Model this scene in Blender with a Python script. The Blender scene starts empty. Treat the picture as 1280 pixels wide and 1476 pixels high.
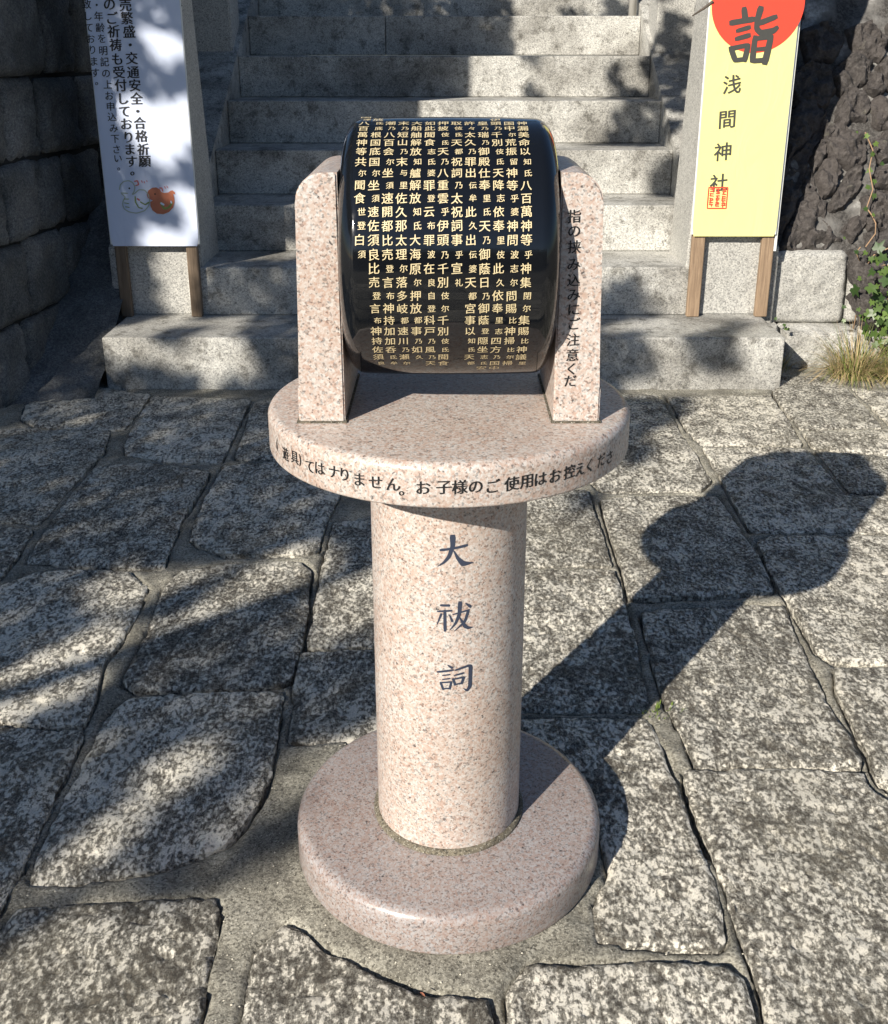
import bpy, bmesh, math, random
import numpy as np
from mathutils import Vector, Matrix
from mathutils.geometry import delaunay_2d_cdt
random.seed(7); RNG=np.random.default_rng(7)
SC=bpy.context.scene; COL=SC.collection
R=math.radians
# ------------------------------------------------------------ camera, sky, sun, exposure
cam=bpy.data.cameras.new('camera'); co=bpy.data.objects.new('camera',cam); COL.objects.link(co)
co.location=(0,0,1.25); co.rotation_euler=(R(90-20.04),0,0)
cam.sensor_fit='HORIZONTAL'; cam.sensor_width=36; cam.lens=1525.5/1280*36
cam.shift_x=-4.07/1280; cam.shift_y=-117.6/1280; cam.clip_start=.05; cam.clip_end=500
SC.camera=co
SUN_AZ,SUN_EL=R(35.3),R(28.6)          # the light travels towards +X +Y
w=bpy.data.worlds.new('World'); SC.world=w; w.use_nodes=True
nt=w.node_tree; nt.nodes.clear()
sky=nt.nodes.new('ShaderNodeTexSky'); sky.sky_type='NISHITA'; sky.sun_disc=False
sky.sun_elevation=SUN_EL; sky.sun_rotation=math.pi+SUN_AZ; sky.air_density=1.0; sky.dust_density=.6; sky.ozone_density=4.5
bg=nt.nodes.new('ShaderNodeBackground'); bg.inputs[1].default_value=.062
wo=nt.nodes.new('ShaderNodeOutputWorld'); nt.links.new(sky.outputs[0],bg.inputs[0]); nt.links.new(bg.outputs[0],wo.inputs[0])
sl=bpy.data.lights.new('sun','SUN'); so=bpy.data.objects.new('sun',sl); COL.objects.link(so)
sl.energy=4.9; sl.angle=R(.53); sl.color=(1,.93,.82)
sd=Vector((math.sin(SUN_AZ)*math.cos(SUN_EL),math.cos(SUN_AZ)*math.cos(SUN_EL),-math.sin(SUN_EL)))
so.rotation_euler=sd.to_track_quat('-Z','Y').to_euler(); so.location=(-6,-8,9)
SC.view_settings.view_transform='Standard'; SC.view_settings.look='None'; SC.view_settings.gamma=1
SC.view_settings.use_curve_mapping=False; SC.view_settings.exposure=0.56
SC.cycles.max_bounces=6

SLABS={"A":[[-1.524,3.575],[-1.607,3.899],[-1.604,4.082],[-1.336,3.935],[-1.13,3.839],[-1.119,3.636],[-1.116,3.451],[-1.17,3.444],[-1.442,3.486]],"B":[[-1.122,3.83],[-0.736,3.78],[-0.732,3.612],[-0.725,3.327],[-0.723,3.133],[-0.897,3.151],[-1.05,3.218],[-1.077,3.295],[-1.096,3.465]],"C":[[-0.721,3.772],[-0.325,3.797],[-0.344,3.169],[-0.546,3.175],[-0.685,3.169]],"E":[[-1.709,3.486],[-1.555,3.465],[-1.359,3.458],[-1.163,3.43],[-1.124,3.237],[-1.128,3.115],[-1.131,2.888],[-1.132,2.671],[-1.21,2.693],[-1.434,2.716]],"F":[[-1.424,2.693],[-1.245,2.684],[-1.138,2.644],[-1.128,2.528],[-1.122,2.372],[-1.177,2.258]],"G":[[-1.111,3.115],[-0.962,3.145],[-0.746,3.063],[-0.739,2.973],[-0.742,2.764],[-0.737,2.595],[-0.726,2.417],[-0.913,2.428],[-1.089,2.452],[-1.105,2.626],[-1.116,2.863]],"Hh":[[-0.709,3.121],[-0.573,3.151],[-0.499,3.157],[-0.3,3.051],[-0.316,2.914],[-0.337,2.684],[-0.342,2.512],[-0.386,2.487],[-0.577,2.487],[-0.652,2.536],[-0.693,2.578],[-0.707,2.74],[-0.71,2.914]],"I":[[-0.679,2.398],[-0.567,2.44],[-0.381,2.448],[-0.345,2.402],[-0.324,2.163],[-0.323,1.996],[-0.328,1.921],[-0.349,1.895],[-0.494,1.877],[-0.644,1.872],[-0.681,1.905],[-0.682,2.01],[-0.682,2.113],[-0.698,2.307]],"J":[[-1.293,2.293],[-1.103,2.324],[-1.043,2.394],[-0.94,2.413],[-0.806,2.402],[-0.74,2.324],[-0.726,2.224],[-0.731,2.074],[-0.743,1.977],[-0.72,1.84],[-0.715,1.767],[-0.714,1.749],[-0.796,1.758],[-1.049,1.774]],"K":[[-1.094,1.753],[-0.877,1.755],[-0.792,1.746],[-0.709,1.737],[-0.702,1.696],[-0.699,1.629],[-0.699,1.558],[-0.69,1.463],[-0.687,1.366],[-0.69,1.284],[-0.712,1.186],[-0.847,1.173]],"L":[[-0.645,1.852],[-0.492,1.867],[-0.343,1.867],[-0.333,1.845],[-0.325,1.683],[-0.323,1.6],[-0.331,1.524],[-0.346,1.48],[-0.369,1.421],[-0.471,1.369],[-0.588,1.338],[-0.663,1.337],[-0.674,1.355],[-0.678,1.463],[-0.677,1.55],[-0.676,1.66],[-0.677,1.783]],"M":[[-0.666,1.282],[-0.58,1.292],[-0.481,1.302],[-0.418,1.308],[-0.362,1.309],[-0.348,1.284],[-0.343,1.218],[-0.34,1.149],[-0.337,1.096],[-0.341,1.049],[-0.333,0.933],[-0.602,0.933],[-0.686,1.126],[-0.672,1.237]],"N":[[-0.245,1.256],[-0.264,1.231],[-0.284,1.2],[-0.283,1.149],[-0.279,1.074],[-0.264,0.933],[0.069,0.933],[0.067,1.074],[0.059,1.116],[0.006,1.126],[-0.046,1.133],[-0.098,1.155],[-0.146,1.186],[-0.175,1.203],[-0.216,1.236]],"O":[[0.114,1.177],[0.131,1.18],[0.258,1.181],[0.409,1.181],[0.422,1.154],[0.423,1.114],[0.422,1.074],[0.405,0.933],[0.086,0.933],[0.084,1.074],[0.083,1.131]],"P":[[0.132,1.774],[0.297,1.778],[0.388,1.778],[0.405,1.758],[0.409,1.668],[0.413,1.571],[0.418,1.494],[0.422,1.416],[0.426,1.344],[0.423,1.278],[0.414,1.218],[0.4,1.205],[0.324,1.207],[0.272,1.21],[0.223,1.221],[0.223,1.274],[0.262,1.366],[0.252,1.533]],"Q":[[0.437,1.615],[0.558,1.621],[0.668,1.621],[0.762,1.606],[0.763,1.556],[0.786,1.521],[0.901,1.429],[0.732,0.933],[0.424,0.933],[0.434,1.018],[0.437,1.074],[0.445,1.129],[0.441,1.188],[0.439,1.251],[0.439,1.315],[0.437,1.381],[0.431,1.448],[0.43,1.575]],"R":[[0.459,2.198],[0.586,2.218],[0.718,2.231],[0.804,2.231],[0.795,2.131],[0.782,1.969],[0.773,1.828],[0.775,1.751],[0.778,1.664],[0.768,1.623],[0.612,1.631],[0.461,1.625],[0.464,1.668],[0.45,1.751],[0.44,1.828],[0.441,1.942],[0.445,2.053]],"S":[[0.098,2.402],[0.198,2.398],[0.426,2.406],[0.425,2.238],[0.426,2.175],[0.42,1.996],[0.41,1.833],[0.391,1.797],[0.157,1.799],[0.078,1.799]],"T":[[0.114,2.863],[0.425,2.925],[0.421,2.707],[0.424,2.561],[0.426,2.436],[0.277,2.432],[0.099,2.428]],"U":[[0.452,2.852],[0.57,2.888],[0.738,2.893],[0.8,2.883],[0.808,2.778],[0.807,2.622],[0.817,2.532],[0.813,2.421],[0.799,2.293],[0.647,2.268],[0.499,2.255],[0.439,2.258],[0.447,2.425],[0.445,2.604]],"V":[[0.465,3.839],[0.69,3.839],[0.799,3.839],[0.807,3.747],[0.805,3.472],[0.81,3.157],[0.812,2.995],[0.757,2.92],[0.469,2.914],[0.438,2.995],[0.368,3.43]],"W":[[0.838,3.822],[1.019,3.83],[1.233,3.83],[1.217,3.612],[1.189,3.301],[1.007,3.295],[0.85,3.295],[0.833,3.43],[0.834,3.636]],"X":[[0.846,3.269],[1.023,3.269],[1.186,3.25],[1.186,3.103],[1.189,2.979],[1.184,2.883],[1.345,2.873],[1.583,2.858],[1.473,2.626],[1.123,2.635],[0.837,2.635],[0.836,2.73],[0.839,2.852],[0.845,3.034]],"Y":[[1.207,3.25],[1.427,3.187],[1.654,3.006],[1.596,2.883],[1.208,2.904],[1.206,3.017],[1.21,3.157]],"Z":[[0.833,2.566],[0.88,2.604],[1.105,2.613],[1.46,2.6],[1.195,1.982],[1.028,1.977],[0.833,1.977],[0.816,2.013],[0.816,2.113],[0.822,2.241],[0.815,2.314],[0.822,2.44]],"AA":[[0.833,1.961],[0.977,1.963],[1.188,1.969],[1.016,1.471],[0.84,1.533],[0.801,1.552],[0.783,1.594],[0.794,1.664],[0.798,1.774],[0.809,1.877]],"BB":[[1.248,3.847],[1.336,4.082],[1.537,4.073],[1.556,3.953],[1.543,3.699],[1.524,3.479],[1.379,3.465],[1.234,3.458],[1.234,3.636]],"CC":[[1.23,3.43],[1.551,3.444],[1.792,3.295],[1.676,3.051],[1.436,3.212],[1.218,3.275]],"DD":[[1.576,3.935],[1.738,3.847],[1.963,3.651],[1.811,3.334],[1.556,3.486],[1.566,3.707]],"EE":[[-0.315,2.703],[-0.086,2.721],[-0.068,2.045],[-0.221,2.039],[-0.31,2.039],[-0.312,2.144],[-0.317,2.293],[-0.32,2.448]],"FF":[[-0.318,2.016],[-0.22,2.022],[-0.067,2.024],[-0.058,1.696],[-0.191,1.698],[-0.304,1.702],[-0.312,1.804],[-0.318,1.89]],"HH":[[-0.311,3.78],[0.451,3.83],[0.361,3.43],[0.426,2.984],[0.117,2.941],[-0.302,2.995],[-0.328,3.169]]}
SHADE=[[-3.0,1.91,1],[-2.7,1.69,1],[-2.39,1.4,1],[-2.9,2.32,1],[-2.46,1.86,1],[-2.65,2.32,1],[-2.46,2.46,1],[-2.09,1.88,1],[-1.94,1.98,1],[-2.27,1.48,1],[-2.16,1.51,1],[-2.08,1.67,1],[-1.99,1.2,1],[-2.63,1.55,0.5],[-2.78,1.63,0.5],[-1.79,1.16,0.1],[-1.77,1.05,0.1],[-1.78,1.01,0.2],[-1.98,1.37,0.4],[-1.8,1.53,0.4],[-1.72,1.55,0.15],[-1.68,1.75,0.1],[-1.82,1.44,0.5],[-1.48,1.68,0.2],[-1.55,1.4,1],[-1.63,1.28,1],[-1.49,1.25,0.9],[-1.55,1.51,0.8],[-1.59,1.11,1],[-1.45,1.12,0.8],[-1.34,1.2,1],[-1.29,1.42,1],[-1.22,1.31,1],[-1.28,1.49,1],[-1.65,1.87,0.8],[-1.62,0.9,1],[-1.55,0.92,1],[-1.49,0.82,0.9],[-1.38,0.75,1],[-1.35,1.07,0.1],[-1.35,1.02,0.2],[-1.35,1.14,0.3],[-1.31,0.78,0.4],[-1.22,0.91,0.8],[-1.38,0.9,0.7],[-1.22,1.0,0.7],[-1.2,1.08,0.6],[-1.18,1.13,0.1],[-1.12,1.09,0.1],[-1.06,1.06,0.9],[-1.08,0.99,0.9],[-1.11,0.91,0.9],[-1.15,0.83,0.8],[-1.15,0.79,0.4],[-1.01,0.92,0.1],[-0.97,0.96,0.1],[-1.2,0.7,0.5],[-1.24,0.65,0.8],[-1.18,0.59,0.15],[-1.08,0.73,0.1],[-1.02,0.81,0.1],[-1.09,0.62,0],[-0.97,0.7,0],[-1.08,0.56,0],[-0.87,0.81,0],[-0.68,0.88,0],[-0.61,1.15,0],[-0.86,0.94,0],[-1.09,0.68,0],[-0.99,0.65,0],[-0.95,0.75,0],[-1.13,0.55,0.1],[-1.15,0.61,0.1],[-0.87,0.71,0],[-1.13,0.72,0.1],[-0.83,0.76,0],[-1.06,0.59,0],[-1.17,0.5,0.2],[-0.93,0.55,0],[-0.78,0.66,0],[-0.97,1.08,0],[-1.04,1.26,0.2],[-0.9,1.97,0],[-0.5,1.42,0],[-0.51,2.25,0],[-1.14,3.57,0],[-0.94,3.71,0],[-0.72,3.52,0],[-1.09,2.83,0],[-0.48,1.93,0],[-0.26,1.4,0],[-0.38,1.15,0],[-0.73,1.36,0],[-0.67,1.52,0],[-1.29,2.33,0],[-1.05,1.86,0],[-1.1,2.12,0],[-0.66,1.8,0],[-0.88,1.37,0],[-0.83,1.18,0],[-1.49,3.28,0.75],[-1.48,3.41,0.6],[-1.18,3.09,0.35],[-1.39,2.86,0.5],[-1.35,3.04,0.7],[-1.31,2.49,0.6],[-1.17,2.39,0.2],[-1.29,2.76,0.1],[-1.31,3.11,0.05],[-1.17,3.37,0],[-0.72,2.97,0],[-0.9,2.61,0],[-3.28,2.54,1],[-3.29,2.74,0.3],[-2.99,2.93,0],[-2.95,2.88,0],[-3.14,2.79,0.35],[-2.79,3.02,0.75],[-3.13,2.63,1],[-2.8,2.86,1],[-2.91,2.73,0.9],[-2.71,2.97,0.9],[-1.75,3.85,0.75],[-1.67,3.81,0.6],[-1.45,4.07,0.7],[-1.36,4.01,0.4],[-1.27,4.19,0],[-1.58,3.98,0.1],[-1.53,3.76,0.2],[-1.24,3.96,0],[-1.37,3.82,0.1],[-3.32,3.03,0.2],[-3.18,3.19,0.35],[-3.14,3.02,0.8],[-2.91,3.31,0.9],[-1.79,4.11,0.4],[-1.56,4.27,0.2],[-1.43,4.37,0.5],[-1.34,4.43,0],[-3.49,3.41,1],[-3.47,3.22,0.9],[-3.34,3.57,0],[-3.38,3.33,0.1],[-3.35,3.46,0.3],[-3.49,3.57,1],[-3.15,3.66,1],[-3.22,3.45,1],[-3.03,3.63,1],[-1.92,4.52,0.2],[-1.87,4.43,0.9],[-1.82,4.38,0.9],[-1.74,4.66,0.05],[-1.94,4.3,0.6],[-1.71,4.46,0.2],[-1.53,4.8,0],[-1.6,4.65,0],[-3.52,4.81,1],[-3.5,4.36,1],[-3.48,3.79,1],[-3.32,5.13,0.15],[-3.37,4.54,0.05],[-3.4,4.57,0.1],[-3.33,4.4,0],[-3.29,4.74,0.2],[-3.33,5.3,0.8],[-3.33,4.85,0.8],[-3.4,5.07,0.9],[-3.34,3.99,0.8],[-3.39,3.7,0],[-3.27,4.08,0.2],[-3.47,4.09,1],[-3.24,5.01,0.6],[-1.55,6.2,0],[-1.53,5.75,0],[-1.51,5.28,0],[-1.48,6.61,0],[-1.62,5.2,0],[-1.41,6.07,0],[-3.4,4.17,0.95],[-3.27,4.31,1],[-2.09,5.1,0],[-1.94,5.2,0],[-3.65,4.79,1],[-3.51,4.94,1],[-2.16,5.9,0.1],[-2.08,5.83,0.6],[-2.21,5.69,0.3],[-3.89,5.4,1],[-3.62,5.6,1],[-3.32,5.81,1],[-3.1,6.0,0],[-2.88,6.24,0.1],[-2.38,6.47,0.6],[-2.49,6.51,0.2],[-2.27,6.49,0.7],[-4.0,6.16,1],[-3.42,6.57,1],[-3.13,6.77,0.1],[-2.96,6.96,0.5],[-2.84,6.92,0.4],[-2.7,7.08,0.1],[-2.55,7.09,0.5],[-3.07,6.91,0.3],[-4.24,6.8,1],[-3.63,7.23,1],[-3.27,7.58,0.4],[-3.08,7.55,0],[-2.87,7.76,0.2],[-2.72,7.93,0.2],[-4.48,7.33,1],[-3.68,7.9,1],[-3.46,8.02,0.9],[-3.35,8.13,0],[-3.05,8.32,0.5],[-2.89,8.43,0.6],[-0.81,2.61,0],[-0.81,3.16,0],[-0.91,2.41,0],[-0.59,2.64,0],[-0.75,1.79,0],[-0.91,2.96,0],[-0.59,3.2,0],[-0.69,1.07,0],[-0.97,1.12,0],[-0.87,2.81,0]]
RIM=[["(",-63.61,0.7476],["遊",-57.0,0.7446],["具",-51.36,0.7478],[")",-48.41,0.7479],["て",-43.84,0.7452],["は",-39.69,0.7474],["ナ",-34.12,0.7488],["り",-30.47,0.7486],["ま",-25.71,0.7463],["せ",-20.58,0.7464],["ん",-15.5,0.7466],["。",-11.79,0.7418],["お",-7.17,0.7451],["子",-1.51,0.7468],["様",2.81,0.7468],["の",7.16,0.7469],["ご",11.77,0.7455],["使",17.3,0.7465],["用",21.84,0.7474],["は",25.95,0.747],["お",30.77,0.7465],["控",35.99,0.7468],["え",40.09,0.746],["く",44.28,0.7456],["だ",50.1,0.7456],["さ",55.06,0.7426]]
COLT=[[4.08,0.59],[4.23,0.4861],[4.37,0.3852]]
POSTT=[["指",0.1607,1.0486],["の",0.1614,1.0305],["挟",0.1623,1.0105],["み",0.1623,0.9885],["込",0.1632,0.9681],["み",0.164,0.9493],["に",0.1647,0.9302],["ご",0.1655,0.911],["注",0.1655,0.8898],["意",0.1655,0.8692],["く",0.1653,0.8504],["だ",0.1642,0.8342]]
PL1=[["売",-1.19,1.3866],["繁",-1.1895,1.3409],["盛",-1.1859,1.2938],["・",-1.1865,1.2473],["交",-1.186,1.2004],["通",-1.1858,1.1501],["安",-1.1841,1.1035],["全",-1.1825,1.0554],["・",-1.1828,1.009],["合",-1.1796,0.9654],["格",-1.1779,0.9173],["祈",-1.1762,0.8677],["願",-1.1741,0.823],["の",-1.2492,1.3895],["ご",-1.2461,1.3409],["祈",-1.2437,1.2948],["祷",-1.2415,1.2473],["も",-1.2404,1.1974],["受",-1.2391,1.1501],["付",-1.2376,1.1035],["し",-1.2352,1.0554],["て",-1.2336,1.009],["お",-1.2319,0.9623],["り",-1.2284,0.9131],["ま",-1.2276,0.8677],["す",-1.2257,0.8219],["。",-1.2114,0.7898]]
PL2=[["・",-1.2965,1.3866],["年",-1.2936,1.3477],["齢",-1.2927,1.3085],["を",-1.2907,1.2701],["明",-1.2902,1.2274],["記",-1.2893,1.1874],["の",-1.2885,1.1471],["上",-1.2865,1.1065],["お",-1.2856,1.0657],["申",-1.2845,1.0266],["込",-1.2833,0.9883],["み",-1.2813,0.9466],["下",-1.28,0.9078],["さ",-1.2789,0.8677],["い",-1.2771,0.8337],["。",-1.2671,0.8038],["致",-1.3338,1.3895],["し",-1.3344,1.3487],["て",-1.3338,1.3085],["お",-1.3331,1.2691],["り",-1.3301,1.2304],["ま",-1.3295,1.1894],["す",-1.3288,1.1491],["。",-1.3171,1.1197]]
PR=[["浅",1.0817,1.1064],["間",1.0747,0.9799],["神",1.0696,0.8584],["社",1.0639,0.7398]]
SEAL=[[1.0259,0.6431],[1.1007,0.7238]]
CIRC=[1.1529,1.3922]
MOUDE=[[1.0551,1.1779],[1.2366,1.3821]]
SN1=[[-1.2244,0.6993],[-1.075,0.6203]]
SNO=[[-1.1784,0.6962],[-1.1705,0.7119],[-1.1552,0.7219],[-1.1391,0.7238],[-1.1255,0.7166],[-1.1201,0.7056],[-1.1092,0.7024],[-1.0931,0.704],[-1.0846,0.7103],[-1.0764,0.7125],[-1.0681,0.7056],[-1.0664,0.6962],[-1.0707,0.6977],[-1.075,0.6993],[-1.072,0.6836],[-1.0714,0.6678],[-1.0792,0.6457],[-1.0968,0.6282],[-1.12,0.6196],[-1.1455,0.6219],[-1.162,0.6346],[-1.1683,0.652],[-1.1674,0.6678],[-1.1567,0.6725],[-1.1689,0.6789],[-1.1763,0.6852]]
SNW=[[-1.2834,0.715],[-1.2782,0.7338],[-1.2642,0.7462],[-1.2447,0.75],[-1.2295,0.7431],[-1.2216,0.7275],[-1.226,0.7087],[-1.2359,0.6962],[-1.227,0.6993],[-1.2069,0.715],[-1.1847,0.7134],[-1.1721,0.6962],[-1.1691,0.671],[-1.1747,0.652],[-1.1926,0.633],[-1.2257,0.6234],[-1.2541,0.6282],[-1.2722,0.6393],[-1.2776,0.6552],[-1.2737,0.671],[-1.2634,0.6867],[-1.2771,0.6993]]
ROCKS=[[[1.382,0.452],[1.416,0.528],[1.45,0.586],[1.481,0.643],[1.503,0.731],[1.525,0.739],[1.541,0.702],[1.539,0.643],[1.58,0.624],[1.567,0.566],[1.592,0.519],[1.623,0.499],[1.536,0.471],[1.452,0.471]],[[1.545,0.721],[1.581,0.78],[1.624,0.78],[1.641,0.731],[1.615,0.672],[1.566,0.648]],[[1.619,0.913],[1.668,0.925],[1.729,0.888],[1.759,0.858],[1.76,0.809],[1.741,0.775],[1.687,0.765],[1.635,0.78],[1.604,0.799],[1.6,0.858]],[[1.593,0.928],[1.626,0.943],[1.634,0.908],[1.611,0.88],[1.59,0.888]],[[1.53,0.799],[1.572,0.868],[1.597,0.848],[1.588,0.799],[1.536,0.75]],[[1.651,0.977],[1.677,1.033],[1.701,1.058],[1.755,1.058],[1.787,0.997],[1.766,0.938],[1.679,0.933],[1.643,0.948]],[[1.777,1.068],[1.815,1.128],[1.857,1.113],[1.863,1.058],[1.818,1.038]],[[1.839,1.149],[1.874,1.184],[1.939,1.179],[1.928,1.058],[1.865,1.078]],[[1.793,0.997],[1.838,1.027],[1.913,1.017],[1.903,0.908],[1.817,0.908]],[[1.802,0.858],[1.848,0.893],[1.9,0.878],[1.892,0.789],[1.816,0.78],[1.796,0.819]],[[1.59,0.614],[1.638,0.692],[1.708,0.76],[1.738,0.74],[1.722,0.672],[1.642,0.61],[1.599,0.603]],[[1.74,0.643],[1.795,0.663],[1.912,0.663],[1.899,0.528],[1.751,0.523],[1.731,0.566]],[[1.782,0.731],[1.847,0.77],[1.921,0.76],[1.891,0.672],[1.786,0.682]],[[1.632,0.519],[1.692,0.576],[1.734,0.566],[1.713,0.509],[1.674,0.482]],[[1.729,0.509],[1.824,0.514],[1.893,0.471],[1.867,0.414],[1.763,0.424]],[[1.67,0.443],[1.762,0.414],[1.822,0.376],[1.803,0.292],[1.71,0.292],[1.665,0.358]],[[1.662,0.283],[1.75,0.283],[1.829,0.236],[1.813,0.172],[1.7,0.181]],[[1.42,0.76],[1.511,0.839],[1.595,0.957],[1.583,0.868],[1.53,0.809],[1.504,0.75],[1.463,0.624],[1.405,0.547],[1.373,0.471],[1.369,0.566]],[[1.443,0.928],[1.491,1.007],[1.578,1.017],[1.583,0.938],[1.513,0.858],[1.439,0.809]],[[1.482,1.108],[1.547,1.169],[1.631,1.139],[1.646,1.058],[1.598,0.997],[1.492,1.017]],[[1.653,1.139],[1.745,1.2],[1.818,1.159],[1.767,1.078],[1.678,1.048]],[[1.522,1.282],[1.624,1.323],[1.697,1.271],[1.657,1.189],[1.558,1.179]],[[1.721,1.302],[1.822,1.333],[1.882,1.271],[1.853,1.189],[1.767,1.2]],[[1.405,1.323],[1.504,1.323],[1.484,1.2],[1.414,1.139]],[[1.898,1.323],[1.997,1.323],[1.986,1.21],[1.908,1.2]]]
LEAF=[[1.736,0.898,0.0146],[1.765,0.868,0.0156],[1.751,0.829,0.0146],[1.78,0.794,0.0125],[1.74,0.765,0.0167],[1.719,0.703,0.0167],[1.753,0.726,0.0146],[1.748,0.672,0.0156],[1.702,0.624,0.0146],[1.726,0.6,0.0115],[1.641,0.471,0.0146],[1.683,0.466,0.0156],[1.724,0.452,0.0271],[1.709,0.437,0.025],[1.687,0.406,0.0229],[1.718,0.406,0.0209],[1.752,0.385,0.0167],[1.747,0.348,0.0146],[1.635,0.327,0.0334],[1.663,0.353,0.0313],[1.623,0.385,0.0146],[1.716,0.269,0.0271],[1.75,0.248,0.0229],[1.681,0.295,0.0188],[1.603,0.253,0.0125],[1.634,0.258,0.0125],[1.587,0.216,0.0115],[1.687,0.216,0.025],[1.686,0.183,0.0229],[1.771,0.172,0.0188],[1.806,0.226,0.0271],[1.809,0.28,0.0229],[1.813,0.172,0.0229],[1.74,0.156,0.0209],[1.78,0.134,0.0209],[1.722,0.226,0.0167],[1.813,0.322,0.0209],[1.81,0.145,0.0209],[1.846,0.237,0.0271],[1.859,0.29,0.025],[1.838,0.364,0.0229],[1.866,0.172,0.025],[1.768,0.416,0.0146],[1.737,0.194,0.0188],[1.675,0.458,0.0167],[1.801,0.406,0.0188],[1.779,0.269,0.0167],[1.765,0.216,0.0188],[1.724,0.322,0.0188],[1.348,0.194,0.0104],[1.365,0.178,0.0104],[1.331,0.205,0.0094],[1.382,0.167,0.0094],[1.603,0.519,0.0083],[1.688,0.913,0.0083],[1.839,0.427,0.0209],[1.894,0.194,0.025],[1.874,0.332,0.025]]
STEMS=[[[1.695,0.137],[1.703,0.277],[1.704,0.383],[1.664,0.456],[1.674,0.48]],[[1.695,0.48],[1.739,0.528],[1.744,0.566],[1.731,0.595],[1.712,0.624],[1.744,0.692],[1.735,0.77],[1.757,0.839],[1.731,0.908]],[[1.728,0.288],[1.704,0.383],[1.737,0.445],[1.822,0.49],[1.876,0.514]],[[1.704,0.383],[1.784,0.404],[1.869,0.393]],[[1.72,0.341],[1.79,0.367]],[[1.84,0.083],[1.818,0.277],[1.839,0.383]]]
TUFT=[1.674,4.2]

# ------------------------------------------------------------ helpers
def tag(o,label=None,cat=None,group=None,kind=None):
    if label:o['label']=label
    if cat:o['category']=cat
    if group:o['group']=group
    if kind:o['kind']=kind
    return o
def empty(name,loc,label,cat,group=None):
    o=bpy.data.objects.new(name,None); o.location=loc; o.empty_display_size=.1; COL.objects.link(o)
    return tag(o,label,cat,group)
def link(name,me,parent=None):
    o=bpy.data.objects.new(name,me); COL.objects.link(o)
    if parent is not None:
        o.parent=parent
        # every mesh is modelled in place, so only the base point of an Empty has to be undone
        if parent.type=='EMPTY': o.matrix_parent_inverse=Matrix.Translation(-parent.location)
    return o
def mesh(name,v,f,mat,parent=None,smooth=False):
    me=bpy.data.meshes.new(name); me.from_pydata([tuple(map(float,p)) for p in v],[],[tuple(map(int,q)) for q in f]); me.update()
    if mat is not None: me.materials.append(mat)
    if smooth: me.polygons.foreach_set('use_smooth',[True]*len(me.polygons))
    return link(name,me,parent)
def bmobj(name,bm,mat,parent=None,smooth=False):
    bmesh.ops.recalc_face_normals(bm,faces=bm.faces)
    me=bpy.data.meshes.new(name); bm.to_mesh(me); bm.free(); me.materials.append(mat)
    if smooth: me.polygons.foreach_set('use_smooth',[True]*len(me.polygons)); me.set_sharp_from_angle(angle=R(48))
    return link(name,me,parent)
def box_bm(x0,x1,y0,y1,z0,z1,bev=.004,seg=2,bm=None):
    own=bm is None
    b=bmesh.new(); bmesh.ops.create_cube(b,size=1)
    for v in b.verts: v.co=Vector(((x0+x1)/2+v.co.x*(x1-x0),(y0+y1)/2+v.co.y*(y1-y0),(z0+z1)/2+v.co.z*(z1-z0)))
    if bev: bmesh.ops.bevel(b,geom=b.edges[:],offset=bev,segments=seg,profile=.5,affect='EDGES')
    if own: return b
    me=bpy.data.meshes.new('t'); b.to_mesh(me); b.free(); bm.from_mesh(me); bpy.data.meshes.remove(me); return bm
def lathe(name,prof,mat,parent,center,n=160,axis='Z'):
    v=[];f=[];m=len(prof)
    for i in range(n):
        a=2*math.pi*i/n;c,s=math.cos(a),math.sin(a)
        for r,h in prof:
            if axis=='Z': v.append((center[0]+r*c,center[1]+r*s,center[2]+h))
            else: v.append((center[0]+h,center[1]+r*c,center[2]+r*s))
    for i in range(n):
        j=(i+1)%n
        for k in range(m-1):
            q=(i*m+k,j*m+k,j*m+k+1,i*m+k+1)
            f.append(q if axis=='Z' else q[::-1])
    me=bpy.data.meshes.new(name); me.from_pydata(v,[],f); bm=bmesh.new(); bm.from_mesh(me)
    bmesh.ops.remove_doubles(bm,verts=bm.verts,dist=1e-6)
    bpy.data.meshes.remove(me)
    o=bmobj(name,bm,mat,parent,True)
    return o
def tube(name,pts,rad,mat,parent=None,n=6,bm=None):
    v=[];f=[];P=[Vector(p) for p in pts]
    for i,p in enumerate(P):
        t=(P[min(i+1,len(P)-1)]-P[max(i-1,0)]).normalized()
        a=t.cross(Vector((0,0,1)) if abs(t.z)<.9 else Vector((1,0,0))).normalized(); b=t.cross(a)
        r=rad[i] if isinstance(rad,(list,tuple)) else rad
        for k in range(n):
            q=2*math.pi*k/n; v.append(p+a*r*math.cos(q)+b*r*math.sin(q))
    for i in range(len(P)-1):
        for k in range(n): f.append((i*n+k,i*n+(k+1)%n,(i+1)*n+(k+1)%n,(i+1)*n+k))
    f.append(tuple(range(n))[::-1]); f.append(tuple((len(P)-1)*n+k for k in range(n)))
    return mesh(name,v,f,mat,parent,True)
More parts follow.
